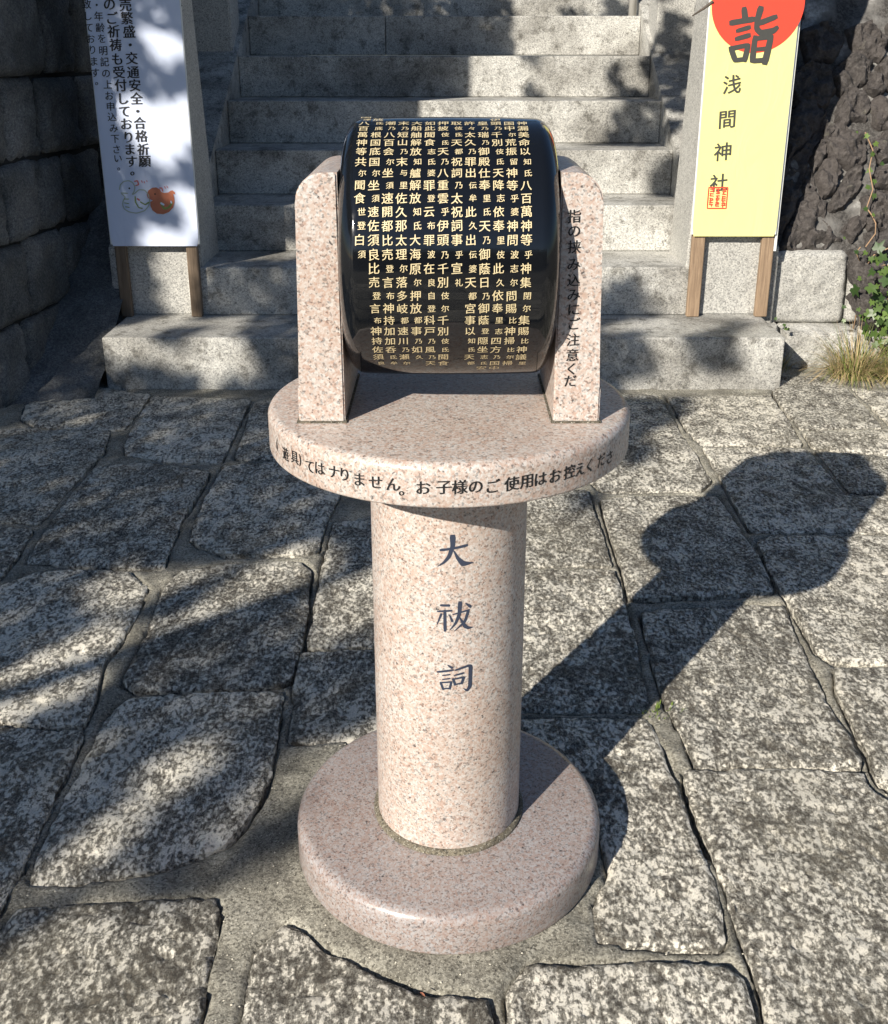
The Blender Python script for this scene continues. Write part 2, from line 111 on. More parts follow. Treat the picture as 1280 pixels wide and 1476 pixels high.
# noise ------------------------------------------------------
def _h(i,j,k,s):
    n=(i*374761393+j*668265263+k*2147483647+s*974634777)&0xffffffff
    n=((n^(n>>13))*1274126177)&0xffffffff
    return ((n^(n>>16))&0xffff)/65535.0
def vn(p,s=0):
    p=np.asarray(p,float); i=np.floor(p).astype(np.int64); f=p-i; f=f*f*(3-2*f)
    x,y,z=i[:,0],i[:,1],i[:,2]; r=0
    for a in (0,1):
        for b in (0,1):
            for c in (0,1):
                wt=(f[:,0] if a else 1-f[:,0])*(f[:,1] if b else 1-f[:,1])*(f[:,2] if c else 1-f[:,2])
                r=r+wt*_h(x+a,y+b,z+c,s)
    return r
def fbm(p,sc,o=4,s=0,g=.5):
    p=np.asarray(p,float)*sc; t=0;a=1;n=0
    for k in range(o):
        t=t+a*vn(p,s+k*7); n+=a; p=p*2.03+11.3; a*=g
    return t/n
def dseg(P,poly):
    A=np.asarray(poly,float); B=np.roll(A,-1,0); d=np.full(len(P),1e9)
    for a,b in zip(A,B):
        ab=b-a; t=np.clip(((P-a)@ab)/max(ab@ab,1e-12),0,1)
        d=np.minimum(d,np.hypot(*((P-a-t[:,None]*ab).T)))
    return d
def inside(P,poly):
    A=np.asarray(poly,float); B=np.roll(A,-1,0); r=np.zeros(len(P),bool)
    for a,b in zip(A,B):
        c=((a[1]>P[:,1])!=(b[1]>P[:,1]))
        with np.errstate(divide='ignore',invalid='ignore'):
            x=(b[0]-a[0])*(P[:,1]-a[1])/(b[1]-a[1]+1e-15)+a[0]
        r^=c&(P[:,0]<x)
    return r
def outline(poly,sp,jit,soft=.12,seed=0):
    P=np.asarray(poly,float)
    ar=.5*np.sum(P[:,0]*np.roll(P[:,1],-1)-np.roll(P[:,0],-1)*P[:,1])
    if ar<0: P=P[::-1]
    Q=[]
    for i in range(len(P)):
        a,b=P[i],P[(i+1)%len(P)]; Q+= [a+(b-a)*soft,b-(b-a)*soft]
    Q=np.array(Q); O=[]
    for i in range(len(Q)):
        a,b=Q[i],Q[(i+1)%len(Q)]; n=max(1,int(np.hypot(*(b-a))/sp))
        for k in range(n): O.append(a+(b-a)*k/n)
    O=np.array(O)
    if jit:
        z=np.full(len(O),seed*3.7)
        p3=np.c_[O,z]; O=O+jit*np.c_[fbm(p3,28,3,3)-.5,fbm(p3,28,3,9)-.5]*2
    return O
def stone(name,poly,mat,parent,mp,sp=.02,jit=.003,soft=.12,edge_h=.006,edge_w=.012,depth=.03,hfun=None,seed=0,smooth=True):
    O=outline(poly,sp,jit,soft,seed); lo,hi=O.min(0),O.max(0)
    gx=np.arange(lo[0],hi[0],sp); gy=np.arange(lo[1],hi[1],sp)
    G=np.array([(x,y) for x in gx for y in gy]) if len(gx) and len(gy) else np.zeros((0,2))
    if len(G):
        G=G+RNG.uniform(-.3,.3,G.shape)*sp
        k=inside(G,O); G=G[k]
        if len(G): G=G[dseg(G,O)>sp*.55]
    n=len(O); V=np.vstack([O,G]) if len(G) else O
    res=delaunay_2d_cdt([Vector(v) for v in V],[(i,(i+1)%n) for i in range(n)],[],1,1e-6)
    V2=np.array([tuple(v) for v in res[0]]); F=[list(q) for q in res[2]]
    mpv={}
    for i,ov in enumerate(res[3]):
        for q in ov: mpv[q]=i
    d=dseg(V2,O); h=-edge_h*np.clip(1-d/edge_w,0,1)**2
    if hfun is not None: h=h+hfun(V2,d)
    vs=[mp(a[0],a[1],hh) for a,hh in zip(V2,h)]
    base=len(vs)
    for i in range(n): vs.append(mp(O[i][0],O[i][1],-depth))
    for i in range(n):
        j=(i+1)%n
        if i in mpv and j in mpv: F.append([mpv[j],mpv[i],base+i,base+j])
    bm=bmesh.new(); bv=[bm.verts.new(v) for v in vs]
    for q in F:
        try: bm.faces.new([bv[i] for i in q])
        except ValueError: pass
    return bmobj(name,bm,mat,parent,smooth)

# ------------------------------------------------------------ materials
class N:
    def __init__(s,name):
        s.m=bpy.data.materials.new(name); s.m.use_nodes=True; s.t=s.m.node_tree; s.b=s.t.nodes['Principled BSDF']
        s.co=s.t.nodes.new('ShaderNodeTexCoord').outputs['Object']
    def n(s,k,**a):
        q=s.t.nodes.new(k)
        for x,y in a.items(): setattr(q,x,y)
        return q
    def lk(s,a,b): s.t.links.new(a,b)
    def noise(s,sc,d=5,r=.6,dist=0,vec=None):
        q=s.n('ShaderNodeTexNoise'); q.inputs['Scale'].default_value=sc; q.inputs['Detail'].default_value=d; q.inputs['Roughness'].default_value=r; q.inputs['Distortion'].default_value=dist
        s.lk(vec or s.co,q.inputs['Vector']); return q.outputs['Fac']
    def vor(s,sc,vec=None):
        q=s.n('ShaderNodeTexVoronoi'); q.inputs['Scale'].default_value=sc; s.lk(vec or s.co,q.inputs['Vector']); 
        sp=s.n('ShaderNodeSeparateColor'); s.lk(q.outputs['Color'],sp.inputs[0]); return sp.outputs[0],sp.outputs[1]
    def ramp(s,fac,st,const=False):
        q=s.n('ShaderNodeValToRGB'); e=q.color_ramp.elements
        if const: q.color_ramp.interpolation='CONSTANT'
        while len(e)<len(st): e.new(.5)
        for x,(p,c) in zip(e,st):
            x.position=p; x.color=(*c,1) if isinstance(c,tuple) else (c,c,c,1)
        s.lk(fac,q.inputs[0]); return q.outputs[0]
    def mix(s,f,a,b,bt='MIX'):
        q=s.n('ShaderNodeMix',data_type='RGBA',blend_type=bt)
        for v,i in ((f,0),(a,6),(b,7)):
            if isinstance(v,(int,float)): q.inputs[i].default_value=v if i==0 else (v,v,v,1)
            elif isinstance(v,tuple): q.inputs[i].default_value=(*v,1)
            else: s.lk(v,q.inputs[i])
        return q.outputs[2]
    def mth(s,op,a,b=0.,c=None):
        q=s.n('ShaderNodeMath',operation=op)
        for i,v in enumerate((a,b,c)):
            if v is None: continue
            if isinstance(v,(int,float)): q.inputs[i].default_value=v
            else: s.lk(v,q.inputs[i])
        return q.outputs[0]
    def bump(s,h,dist,strength=1.,prev=None):
        q=s.n('ShaderNodeBump'); q.inputs['Distance'].default_value=dist; q.inputs['Strength'].default_value=strength; s.lk(h,q.inputs['Height'])
        if prev is not None: s.lk(prev,q.inputs['Normal'])
        s.lk(q.outputs[0],s.b.inputs['Normal']); return q.outputs[0]
    def col(s,c):
        if isinstance(c,tuple): s.b.inputs['Base Color'].default_value=(*c,1)
        else: s.lk(c,s.b.inputs['Base Color'])
    def set(s,**a):
        for k,v in a.items():
            i=s.b.inputs[k.replace('_',' ')]
            if isinstance(v,(int,float)): i.default_value=v
            else: s.lk(v,i)
        return s.m
    def rnd(s):
        return s.n('ShaderNodeObjectInfo').outputs['Random']
def plain(name,c,rough=.6,metal=0.):
    q=N(name); q.col(c); return q.set(Roughness=rough,Metallic=metal)

def paving_mat():
    q=N('hammered_granite_paving')
    mp=q.n('ShaderNodeMapping'); mp.inputs['Scale'].default_value=(1.,.66,1); q.lk(q.co,mp.inputs[0])
    n1=q.noise(125,9,.74,.0,mp.outputs[0]); n2=q.noise(4,3,.6); n3=q.noise(330,4,.8,0,mp.outputs[0]); n4=q.noise(24,4,.6,0,mp.outputs[0])
    t=q.mth('ADD',n1,q.mth('MULTIPLY',q.mth('SUBTRACT',n2,.5),.20)); t=q.mth('ADD',t,q.mth('MULTIPLY',q.mth('SUBTRACT',n4,.5),.36))
    t=q.mth('ADD',t,q.mth('MULTIPLY',q.mth('SUBTRACT',q.rnd(),.32),.05))
    t=q.mth('ADD',t,q.mth('MULTIPLY',q.mth('SUBTRACT',n3,.5),.14))
    c=q.ramp(t,[(.34,(.10,.088,.072)),(.42,(.21,.19,.158)),(.468,(.46,.435,.375)),(.58,(.80,.76,.66))])
    sp,_=q.vor(420); c=q.mix(.30,c,q.ramp(sp,[(0,.2),(.2,.6),(.4,.95),(.85,1.)]),'MULTIPLY')
    c=q.mix(q.ramp(q.noise(2.2,4,.6),[(.5,0.),(.68,.35)]),c,(.30,.27,.2),'MIX'); c=q.mix(1.,c,q.ramp(q.rnd(),[(0.,(.84,.84,.83)),(.5,(1.,.99,.97)),(1.,(1.08,1.07,1.05))]),'MULTIPLY')
    q.col(c)
    b=q.bump(q.ramp(t,[(.37,0.),(.54,1.)]),.0038,1.0); q.bump(n3,.0014,1.,b)
    return q.set(Roughness=.88)
def mortar_mat(name='joint_mortar',a=(.25,.235,.19),bq=(.56,.53,.44)):
    q=N(name); n1=q.noise(9,5,.6); n3=q.noise(330,4,.8); sp,_=q.vor(300)
    c=q.ramp(n1,[(.35,a),(.65,bq)]); c=q.mix(.85,c,q.ramp(sp,[(0,.12),(.15,.45),(.45,.85),(.8,1.),(1,1.)]),'MULTIPLY')
    c=q.mix(q.ramp(q.noise(150,5,.8),[(.42,.6),(.55,0.)]),c,(.10,.09,.07))
    c=q.mix(q.ramp(n3,[(.58,0.),(.63,.75)]),c,(.74,.71,.60)); q.col(c)
    b=q.bump(q.noise(150,5,.8),.004,1.); q.bump(n1,.01,.5,b); return q.set(Roughness=.95)
def pink_mat(name,tint=(1,1,1),rough=.28,k=1.):
    q=N(name); v,g=q.vor(400*k); v2,g2=q.vor(215*k)
    wb=q.noise(600,2,.5)
    c=q.ramp(v,[(0,(.05,.048,.05)),(.07,(.26,.235,.225)),(.15,(.58,.43,.355)),(.32,(.70,.57,.49)),(.55,(.80,.76,.71)),(.84,(.62,.54,.48))],True)
    c2=q.ramp(v2,[(0,(.20,.18,.17)),(.035,(.68,.50,.41)),(.28,(.75,.64,.56)),(.60,(.86,.84,.80))],True)
    c=q.mix(.45,c,c2); c=q.mix(q.ramp(q.noise(7,4,.6),[(.4,0.),(.7,.28)]),c,(.62,.44,.32),'MULTIPLY')
    c=q.mix(1.,c,tint,'MULTIPLY'); q.col(c)
    q.bump(q.noise(90,3,.5),.0006,.25)
    return q.set(Roughness=rough)
def grey_mat(name='grey_granite',stain=.9,lift=1.08):
    q=N(name); v,_=q.vor(240); n=q.noise(120,7,.8); big=q.noise(3.2,7,.65,.4); st=q.noise(16,6,.7)
    c=q.ramp(v,[(0,(.10,.10,.10)),(.10,(.30,.30,.29)),(.34,(.50,.49,.47)),(.66,(.68,.67,.63))],True)
    c=q.mix(.55,c,q.ramp(n,[(.36,(.12,.12,.12)),(.5,(.42,.41,.39)),(.62,(.62,.61,.57))]))
    d=q.mth('MULTIPLY',q.ramp(big,[(.42,0.),(.66,1.)]),stain)
    c=q.mix(d,c,(.38,.37,.355),'MULTIPLY'); c=q.mix(q.ramp(st,[(.53,0.),(.64,stain*.85)]),c,(.34,.33,.31),'MULTIPLY')
    c=q.mix(1.,c,(lift,lift,lift*.98),'MULTIPLY'); q.col(c)
    b=q.bump(n,.0016,.8); q.bump(st,.003,.3,b); return q.set(Roughness=.8)
def wallstone_mat():
    q=N('dark_wall_stone'); n=q.noise(110,7,.8); v,_=q.vor(260); big=q.noise(4,6,.6,.3)
    c=q.ramp(n,[(.38,(.03,.032,.032)),(.5,(.13,.133,.13)),(.60,(.30,.30,.28))]); c=q.mix(.4,c,q.ramp(v,[(0,.1),(.4,.2),(.8,.3)]))
    c=q.mix(q.ramp(big,[(.4,0.),(.62,.8)]),c,(.36,.38,.38),'MULTIPLY'); r=q.rnd(); c=q.mix(q.mth('MULTIPLY',r,.45),c,(.42,.40,.34),'MULTIPLY'); q.col(c)
    b=q.bump(n,.003,.9); q.bump(big,.02,.5,b); return q.set(Roughness=.9)
def lava_mat():
    q=N('dark_lava_rock'); n=q.noise(60,8,.75); m=q.noise(14,6,.6,.5); s,_=q.vor(380)
    c=q.ramp(n,[(.35,(.024,.021,.02)),(.5,(.068,.060,.056)),(.66,(.13,.118,.110))]); r=q.rnd()
    c=q.mix(q.mth('MULTIPLY',r,.5),c,(.10,.085,.078)); c=q.mix(q.ramp(m,[(.64,0.),(.70,.5)]),c,(.20,.19,.15)); q.col(c)
    b=q.bump(n,.010,1.); q.bump(m,.02,.8,b); return q.set(Roughness=.92)
def limemortar_mat():
    q=N('pale_wall_mortar'); n=q.noise(90,6,.7); m=q.noise(8,5,.6)
    c=q.ramp(m,[(.42,(.04,.037,.034)),(.58,(.17,.165,.155)),(.72,(.52,.515,.49))]); c=q.mix(q.ramp(n,[(.4,.6),(.55,0.)]),c,(.15,.14,.13)); q.col(c)
    b=q.bump(n,.004,1.); q.bump(m,.02,.8,b); return q.set(Roughness=.95)
def black_mat():
    q=N('black_lacquer'); q.col((.006,.007,.009)); d=q.noise(55,6,.75)
    return q.set(Roughness=q.ramp(d,[(.42,.04),(.72,.17)]),IOR=1.55)
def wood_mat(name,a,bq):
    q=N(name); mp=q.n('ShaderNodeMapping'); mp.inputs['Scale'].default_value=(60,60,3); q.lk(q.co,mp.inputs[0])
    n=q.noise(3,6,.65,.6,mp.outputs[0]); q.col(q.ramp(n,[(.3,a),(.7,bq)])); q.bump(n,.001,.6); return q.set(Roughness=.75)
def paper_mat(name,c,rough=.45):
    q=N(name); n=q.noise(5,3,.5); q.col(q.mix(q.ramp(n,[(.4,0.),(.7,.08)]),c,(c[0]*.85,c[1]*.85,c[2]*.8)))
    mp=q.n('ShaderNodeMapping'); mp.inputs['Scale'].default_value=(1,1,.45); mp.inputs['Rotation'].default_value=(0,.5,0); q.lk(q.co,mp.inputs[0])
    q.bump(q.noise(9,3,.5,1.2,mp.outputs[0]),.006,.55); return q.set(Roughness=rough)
def leaf_mat(name,a,bq,tr=.0):
    q=N(name); r=q.rnd(); n=q.noise(60,3,.6)
    c=q.ramp(r,[(0.,a),(1.,bq)]); c=q.mix(q.ramp(n,[(.4,0.),(.7,.4)]),c,(a[0]*.6,a[1]*.6,a[2]*.6)); q.col(c)
    return q.set(Roughness=.45,Transmission_Weight=0.,Subsurface_Weight=0.)
M=dict(pave=paving_mat(),mortar=mortar_mat(),ground=mortar_mat('gritty_ground',(.14,.13,.11),(.26,.245,.21)),
 pink=pink_mat('polished_pink_granite',(.70,.69,.69),.42,1.05),pinkb=pink_mat('darker_pink_granite',(.475,.472,.50),.32,1.1),  # base disc in a darker, greyer tint of the pink granite
 ring=mortar_mat('old_ring_mortar',(.10,.085,.06),(.27,.235,.17)),grey=grey_mat(),greyp=grey_mat('smooth_grey_granite',.18,.95),block=grey_mat('pale_granite_block',.35,.9),
 wall=wallstone_mat(),dark=plain('dark_joint',(.02,.02,.018),.95),lava=lava_mat(),lime=limemortar_mat(),black=black_mat(),
 gold=plain('gold_leaf_paint',(.74,.62,.37),.42,.15),ink=plain('black_letter_paint',(.012,.012,.013),.5),
 blue=plain('blue_black_engraved_paint',(.035,.045,.075),.28),wood=wood_mat('pale_pine_leg',(.16,.105,.065),(.36,.255,.165)),woodd=wood_mat('weathered_wood_leg',(.10,.07,.045),(.22,.16,.11)),  # right board's legs in paler wood than the left board's
 white=paper_mat('sky_tinted_poster_sheet',(.66,.73,.90)),yellow=paper_mat('yellow_poster_sheet',(.84,.79,.31)),board=plain('white_backing_board',(.75,.76,.74),.5),  # white sheet's colour carries the blue of skylit shade
 red=plain('red_print',(.80,.065,.035),.5),grayink=plain('charcoal_print',(.055,.055,.05),.55),orange=plain('rust_orange_print',(.52,.17,.09),.5),
 pale=plain('pale_green_print',(.40,.47,.40),.5),green=plain('leaf_green_print',(.22,.30,.08),.5),pinkp=plain('pink_red_print',(.62,.16,.14),.5),
 ivy=leaf_mat('ivy_leaf_green',(.035,.07,.015),(.13,.20,.04)),twig=plain('pale_brown_twig',(.34,.22,.13),.8),
 grass=leaf_mat('dry_grass_blade',(.13,.19,.04),(.26,.27,.08)),dead=plain('reddish_dead_leaf',(.42,.17,.10),.6),grassd=plain('straw_grass_blade',(.44,.33,.17),.7),moss=plain('green_moss',(.13,.19,.03),.9),
 foliage=leaf_mat('dark_tree_leaf',(.03,.055,.012),(.07,.11,.025)),bark=wood_mat('tree_bark',(.05,.04,.03),(.13,.10,.08)),
 steel=plain('painted_steel_rail',(.62,.60,.55),.35,.3),brownw=wood_mat('shade_board_wood',(.12,.08,.05),(.25,.17,.10)))
# gentle wobble so joints between stones are never ruler-straight

# ------------------------------------------------------------ ground and paving
D,T_,RS=3.914,.356,.199
g=mesh('ground',[(-60,-60,-.045),(60,-60,-.045),(60,60,-.045),(-60,60,-.045)],[(0,1,2,3)],M['ground']); tag(g,kind='structure')
flat=lambda x,y,h:(x,y,h)
polys=[v for v in SLABS.values()]
def frustum_px(x,y,z=0):
    a=R(20.04); Z=z-1.25; dep=y*math.cos(a)-Z*math.sin(a)
    if dep<.05: return (9999,9999)
    return 644+1525*x/dep,620-1525*(y*math.sin(a)+Z*math.cos(a))/dep
extra=[]
rows=[(-1.3,-.9),(-.9,-.52),(-.52,-.1),(-.1,.3),(.3,.66),(.66,1.02),(1.02,1.42),(1.42,1.8),(1.8,2.25),(2.25,2.65),(2.65,3.1),(3.1,3.5),(3.5,3.88)]
for ri,(a,b) in enumerate(rows):
    x=-3.0+random.uniform(0,.3)
    while x<3.2:
        wd=random.uniform(.34,.6); q=[(x+.012,a+.012),(x+wd-.012,a+.012),(x+wd-.012,b-.012),(x+.012,b-.012)]
        q=[(px+random.uniform(-.018,.018)+.10*(py-2),py+random.uniform(-.018,.018)) for px,py in q]
        x+=wd
        cx_,cy_=sum(p[0] for p in q)/4,sum(p[1] for p in q)/4
        if cx_<-1.62-.13*(3.9-cy_) and cy_>2.4: continue
        tst=q+[((q[i][0]+q[(i+1)%4][0])/2,(q[i][1]+q[(i+1)%4][1])/2) for i in range(4)]
        if any(-4<frustum_px(*p)[0]<1284 and frustum_px(*p)[1]<1480 for p in tst): continue
        tp=np.array(tst+[(cx_,cy_)])
        bad=False
        for pl in polys:
            if inside(tp,pl).any() or inside(np.array(pl),q).any() or dseg(tp,pl).min()<.008: bad=True;break
        if not bad: extra.append(q)
allpoly=[np.array(p) for p in polys]+[np.array(p) for p in extra]
# mortar bed: one fine sheet, pressed down in a crack that follows the stones
cell=.0085
gx=np.arange(-1.75,2.05,cell); gy=np.arange(.95,4.3,cell)
GX,GY=np.meshgrid(gx,gy); P=np.c_[GX.ravel(),GY.ravel()]
dd=np.full(len(P),1.); ins=np.zeros(len(P),bool)
for pl in polys:
    pl=np.array(pl); lo,hi=pl.min(0)-.03,pl.max(0)+.03
    k=np.where((P[:,0]>lo[0])&(P[:,0]<hi[0])&(P[:,1]>lo[1])&(P[:,1]<hi[1]))[0]
    if not len(k): continue
    O=outline(pl,.03,.0,.045)
    di=dseg(P[k],O); it=inside(P[k],O); di[it]=0
    dd[k]=np.minimum(dd[k],di)
P3=np.c_[P,np.zeros(len(P))]
amt=np.clip((fbm(P3,4.5,3,21)-.36)*5,0,1)
hh=-.0075+(fbm(P3,30,4,5)-.5)*.013-amt*.020*np.exp(-(dd/.0075)**2)-.016*(dd<=0)
rb=np.hypot(P[:,0]-.004,P[:,1]-1.436)
hh+=np.clip(1-(rb-.25)/.10,0,1)*.007
nx,ny=len(gx),len(gy); idx=np.arange(nx*ny).reshape(ny,nx)
FQ=np.stack([idx[:-1,:-1],idx[:-1,1:],idx[1:,1:],idx[1:,:-1]],-1).reshape(-1,4)
me=bpy.data.meshes.new('paving'); me.vertices.add(nx*ny); me.vertices.foreach_set('co',np.c_[P,hh].ravel().astype(np.float32))
me.loops.add(FQ.size); me.loops.foreach_set('vertex_index',FQ.ravel().astype(np.int32)); me.polygons.add(len(FQ))
me.polygons.foreach_set('loop_start',np.arange(0,FQ.size,4,dtype=np.int32)); me.update(calc_edges=True); me.materials.append(M['mortar'])
me.polygons.foreach_set('use_smooth',[True]*len(FQ))
paving=link('paving',me); tag(paving,kind='structure')
# loose grit lying in the joints and round the base
for nm,mt,cnt in (('pale_grit',plain('pale_grit',(.62,.58,.48),.9),2600),('dark_grit',plain('dark_grit',(.10,.09,.075),.9),2200)):
    cand=np.where((dd>.004)&(P[:,1]<3.9)&(P[:,0]>-1.3)&(rb>.256))[0]; pick=RNG.choice(cand,cnt); gv=[];gf=[]
    for i in pick:
        r_=RNG.uniform(.0006,.0021); c0=np.array([P[i,0]+RNG.uniform(-.004,.004),P[i,1]+RNG.uniform(-.004,.004),hh[i]+r_*.3]); b=len(gv)
        for d_ in ((1,0,0),(0,1,0),(-1,0,0),(0,-1,0),(0,0,.8),(0,0,-.8)): gv.append(c0+np.array(d_)*r_*RNG.uniform(.7,1.25,3))
        gf+= [(b,b+1,b+4),(b+1,b+2,b+4),(b+2,b+3,b+4),(b+3,b,b+4),(b+1,b,b+5),(b+2,b+1,b+5),(b+3,b+2,b+5),(b,b+3,b+5)]
    tag(mesh(nm,gv,gf,mt,paving),kind='stuff')
def pave_h(seed,tilt):
    def f(V,d):
        p=np.c_[V,np.full(len(V),seed*.61)]
        n=fbm(p,62,3,2,.55); m=fbm(p,9,3,4)
        return (m-.5)*.011-np.clip(.48-n,0,1)*.022+tilt[0]*(V[:,0]-V[:,0].mean())+tilt[1]*(V[:,1]-V[:,1].mean())-.001
    return f
for i,pl in enumerate(allpoly):
    near=i<len(polys); yc=pl[:,1].mean()
    sp=(.0085 if yc<2.2 else .012 if yc<3 else .018) if near else .06
    stone('paving_stone',pl,M['pave'],paving,flat,sp=sp,jit=.006 if near else .006,soft=.045,edge_h=.005,edge_w=.009,depth=.04,
          hfun=pave_h(i,(random.uniform(-.012,.012),random.uniform(-.012,.012))) if near else None,seed=i)

# ------------------------------------------------------------ staircase
SX=-.012
st=empty('staircase',(SX,D,0),'wide flight of grey granite steps rising behind the round pedestal','staircase')
def stepbox(x0,x1,k,name='step',par=st):
    y0=D+k*T_; z0,z1=k*RS,(k+1)*RS
    return bmobj(name,box_bm(x0,x1,y0,y0+T_+.05,z0-(.03 if k==0 else 0)+.001,z1,.006,3),M['grey'],par,False)
o=stepbox(SX-1.305,SX+1.305,0); o['label']='long bottom step, wider than the rest'
for k in range(1,13):
    if k==6: stepbox(SX-1.047,-.33,k); stepbox(-.327,SX+1.047,k)
    else: stepbox(SX-1.047,SX+1.047,k)
# sloped side curbs
for s in (-1,1):
    xi=SX+s*1.047; xo=SX+s*1.36; a,b=sorted((xi,xo))
    a+=.0015 if s>0 else 0; b-=.0015 if s<0 else 0
    pts=[(4.28,.0),(4.28,.48),(4.60,.615),(8.6,.615+.5465*4.0),(8.6,0)]
    v=[(a,y,z) for y,z in pts]+[(b,y,z) for y,z in pts]; n=5
    bm=bmesh.new(); bv=[bm.verts.new(q) for q in v]
    bm.faces.new(bv[:n]); bm.faces.new(bv[n:][::-1])
    for i in range(n): bm.faces.new([bv[i],bv[n+i],bv[n+(i+1)%n],bv[(i+1)%n]])
    bmesh.ops.bevel(bm,geom=bm.edges[:],offset=.006,segments=2,affect='EDGES')
    bmobj('side_curb',bm,M['grey'],st)
def pillar(x0,x1,y0,y1,z0,z1,label,mat,tap=.033):
    b=box_bm(x0,x1,y0,y1,z0,z1,0); cx_,cy_=(x0+x1)/2,(y0+y1)/2
    for v in b.verts:
        t=(v.co.z-z0)*tap; v.co.x-=math.copysign(t,v.co.x-cx_); v.co.y-=math.copysign(t*.3,v.co.y-cy_)
    bmesh.ops.bevel(b,geom=b.edges[:],offset=.006,segments=3,affect='EDGES')
    o=bmobj('stone_pillar',b,mat); return tag(o,label,'pillar','granite pillars flanking the steps')
pillar(-1.335,-.99,4.272,4.626,RS+.001,2.7,'square granite pillar behind the white poster, left of the steps',M['greyp'])
pillar(.966,1.318,4.272,4.626,RS+.001,2.7,'square granite pillar behind the yellow poster, right of the steps',M['greyp'])
pillar(-1.395,-1.085,5.70,5.95,1.10,2.9,'shaded upper granite pillar on the left curb, beyond the white poster',M['greyp'],.01)
pillar(1.054,1.37,5.70,5.95,1.10,2.9,'sunlit upper granite pillar on the right curb, beyond the yellow poster',M['greyp'],.01)
o=tube('handrail_post',[(1.0,6.13,7*RS),(1.0,6.13,2.6)],.021,M['steel'],n=14); tag(o,'slim pale handrail post standing on the upper step at right','handrail post')

# ------------------------------------------------------------ left stone wall and sloping lane
WX=lambda y:-1.6+.133*(y-3.9)
wl=empty('stone_wall',(WX(3.7),3.7,0),'dark coursed stone retaining wall left of the white poster','wall')
wn=Vector((1,-.133,0)).normalized()
wmap=lambda s,z,h:Vector((WX(s),s,z))+wn*h
courses=[(-.04,.262,[3.68,3.905,4.24,4.6,5.0,5.5]),(.266,.555,[3.68,3.995,4.304,4.62,5.0,5.5]),(.560,.838,[3.68,3.89,4.14,4.378,4.72,5.1,5.5]),
 (.843,1.134,[3.68,3.978,4.23,4.55,4.86,5.2,5.5]),(1.14,1.44,[3.68,3.93,4.33,4.582,4.95,5.5]),(1.445,1.76,[3.68,4.05,4.4,4.8,5.5])]
k=0
for z0,z1,js in courses:
    for a,b in zip(js[:-1],js[1:]):
        k+=1; j=lambda:random.uniform(-.006,.006)
        q=[(a+.004+j(),z0+.004+j()),(b-.004+j(),z0+.004+j()),(b-.004+j(),z1-.004+j()),(a+.004+j(),z1-.004+j())]
        off=random.uniform(-.008,.012)
        stone('stone',q,M['wall'],wl,wmap,sp=.02,jit=.005,soft=.06,edge_h=.022,edge_w=.035,depth=.10,seed=k,
              hfun=lambda V,d,k=k,off=off:(fbm(np.c_[V,np.full(len(V),k*1.7)],16,4,8)-.5)*.045+off)
v=[];
for y in (3.70,5.5):
    for dx in (-.03,-.5):
        for z in (-.04,1.72): v.append((WX(y)+dx,y,z))
mesh('core',v,[(0,1,5,4),(2,6,7,3),(0,2,3,1),(4,5,7,6),(1,3,7,5),(0,4,6,2)],M['dark'],wl)
prof=[(3.55,-.02),(3.757,.0),(3.955,.095),(4.23,.276),(4.39,.396),(4.621,.583),(5.1,.93),(5.6,1.3)]
ys=np.linspace(3.6,5.6,110); zs=np.interp(ys,[p[0] for p in prof],[p[1] for p in prof]); v=[];f=[];nn=26
for i,(y,z) in enumerate(zip(ys,zs)):
    for j in range(nn): 
        x=WX(y)-.03+(-1.32-WX(y)+.03+(.0 if y<4.27 else .05))*j/(nn-1); v.append((x,y,z))
V=np.array(v); V[:,2]+=(fbm(V,40,3,3)-.5)*.02-.004
f=[(i*nn+j,i*nn+j+1,(i+1)*nn+j+1,(i+1)*nn+j) for i in range(len(ys)-1) for j in range(nn-1)]
o=mesh('sloping_lane',V,f,M['wall'],None,True); tag(o,kind='structure')

# ------------------------------------------------------------ right lava-rock wall
lw=empty('lava_rock_wall',(1.7,4.3,0),'rugged wall of dark lava rocks on granite blocks, right of the yellow poster','wall')
n_=Vector((0,-1,.6)).normalized()
lmap=lambda x,z,h:Vector((x,4.36+.6*(z-.44),z))+n_*h
def rock(q,seed,hgt):
    q=np.array(q); q=q.mean(0)+(q-q.mean(0))*1.17; ext=min(q.max(0)-q.min(0))
    def hf(V,d):
        p=np.c_[V,np.full(len(V),seed*2.3)]
        dome=hgt*(np.clip(d/(ext*.5),0,1)**.30)
        return dome+(fbm(p,30,4,seed%9,.7)-.5)*.075*np.clip(d/.012,0,1)+(np.abs(fbm(p,11,3,seed%5)-.5))*-.16*np.clip(d/.02,0,1)
    stone('rock',q,M['lava'],lw,lmap,sp=.008 if seed<60 else .03,jit=.016,soft=.08,edge_h=0,edge_w=.01,depth=.03,hfun=hf,seed=seed)
for i,q in enumerate(ROCKS): rock(q,i,.07 if i not in(0,) else .06)
# small rocks packed in the shaded upper corner
for iz in range(7):
    for ix in range(5):
        x=1.16+ix*.15+(iz%2)*.07; z=.78+iz*.15
        if x>1.22+.42*(z-.5) : continue
        q=[(x+math.cos(a)*random.uniform(.06,.085),z+math.sin(a)*random.uniform(.06,.085)) for a in np.linspace(0,2*math.pi,8)[:-1]]
        rock(q,30+iz*4+ix,.035)
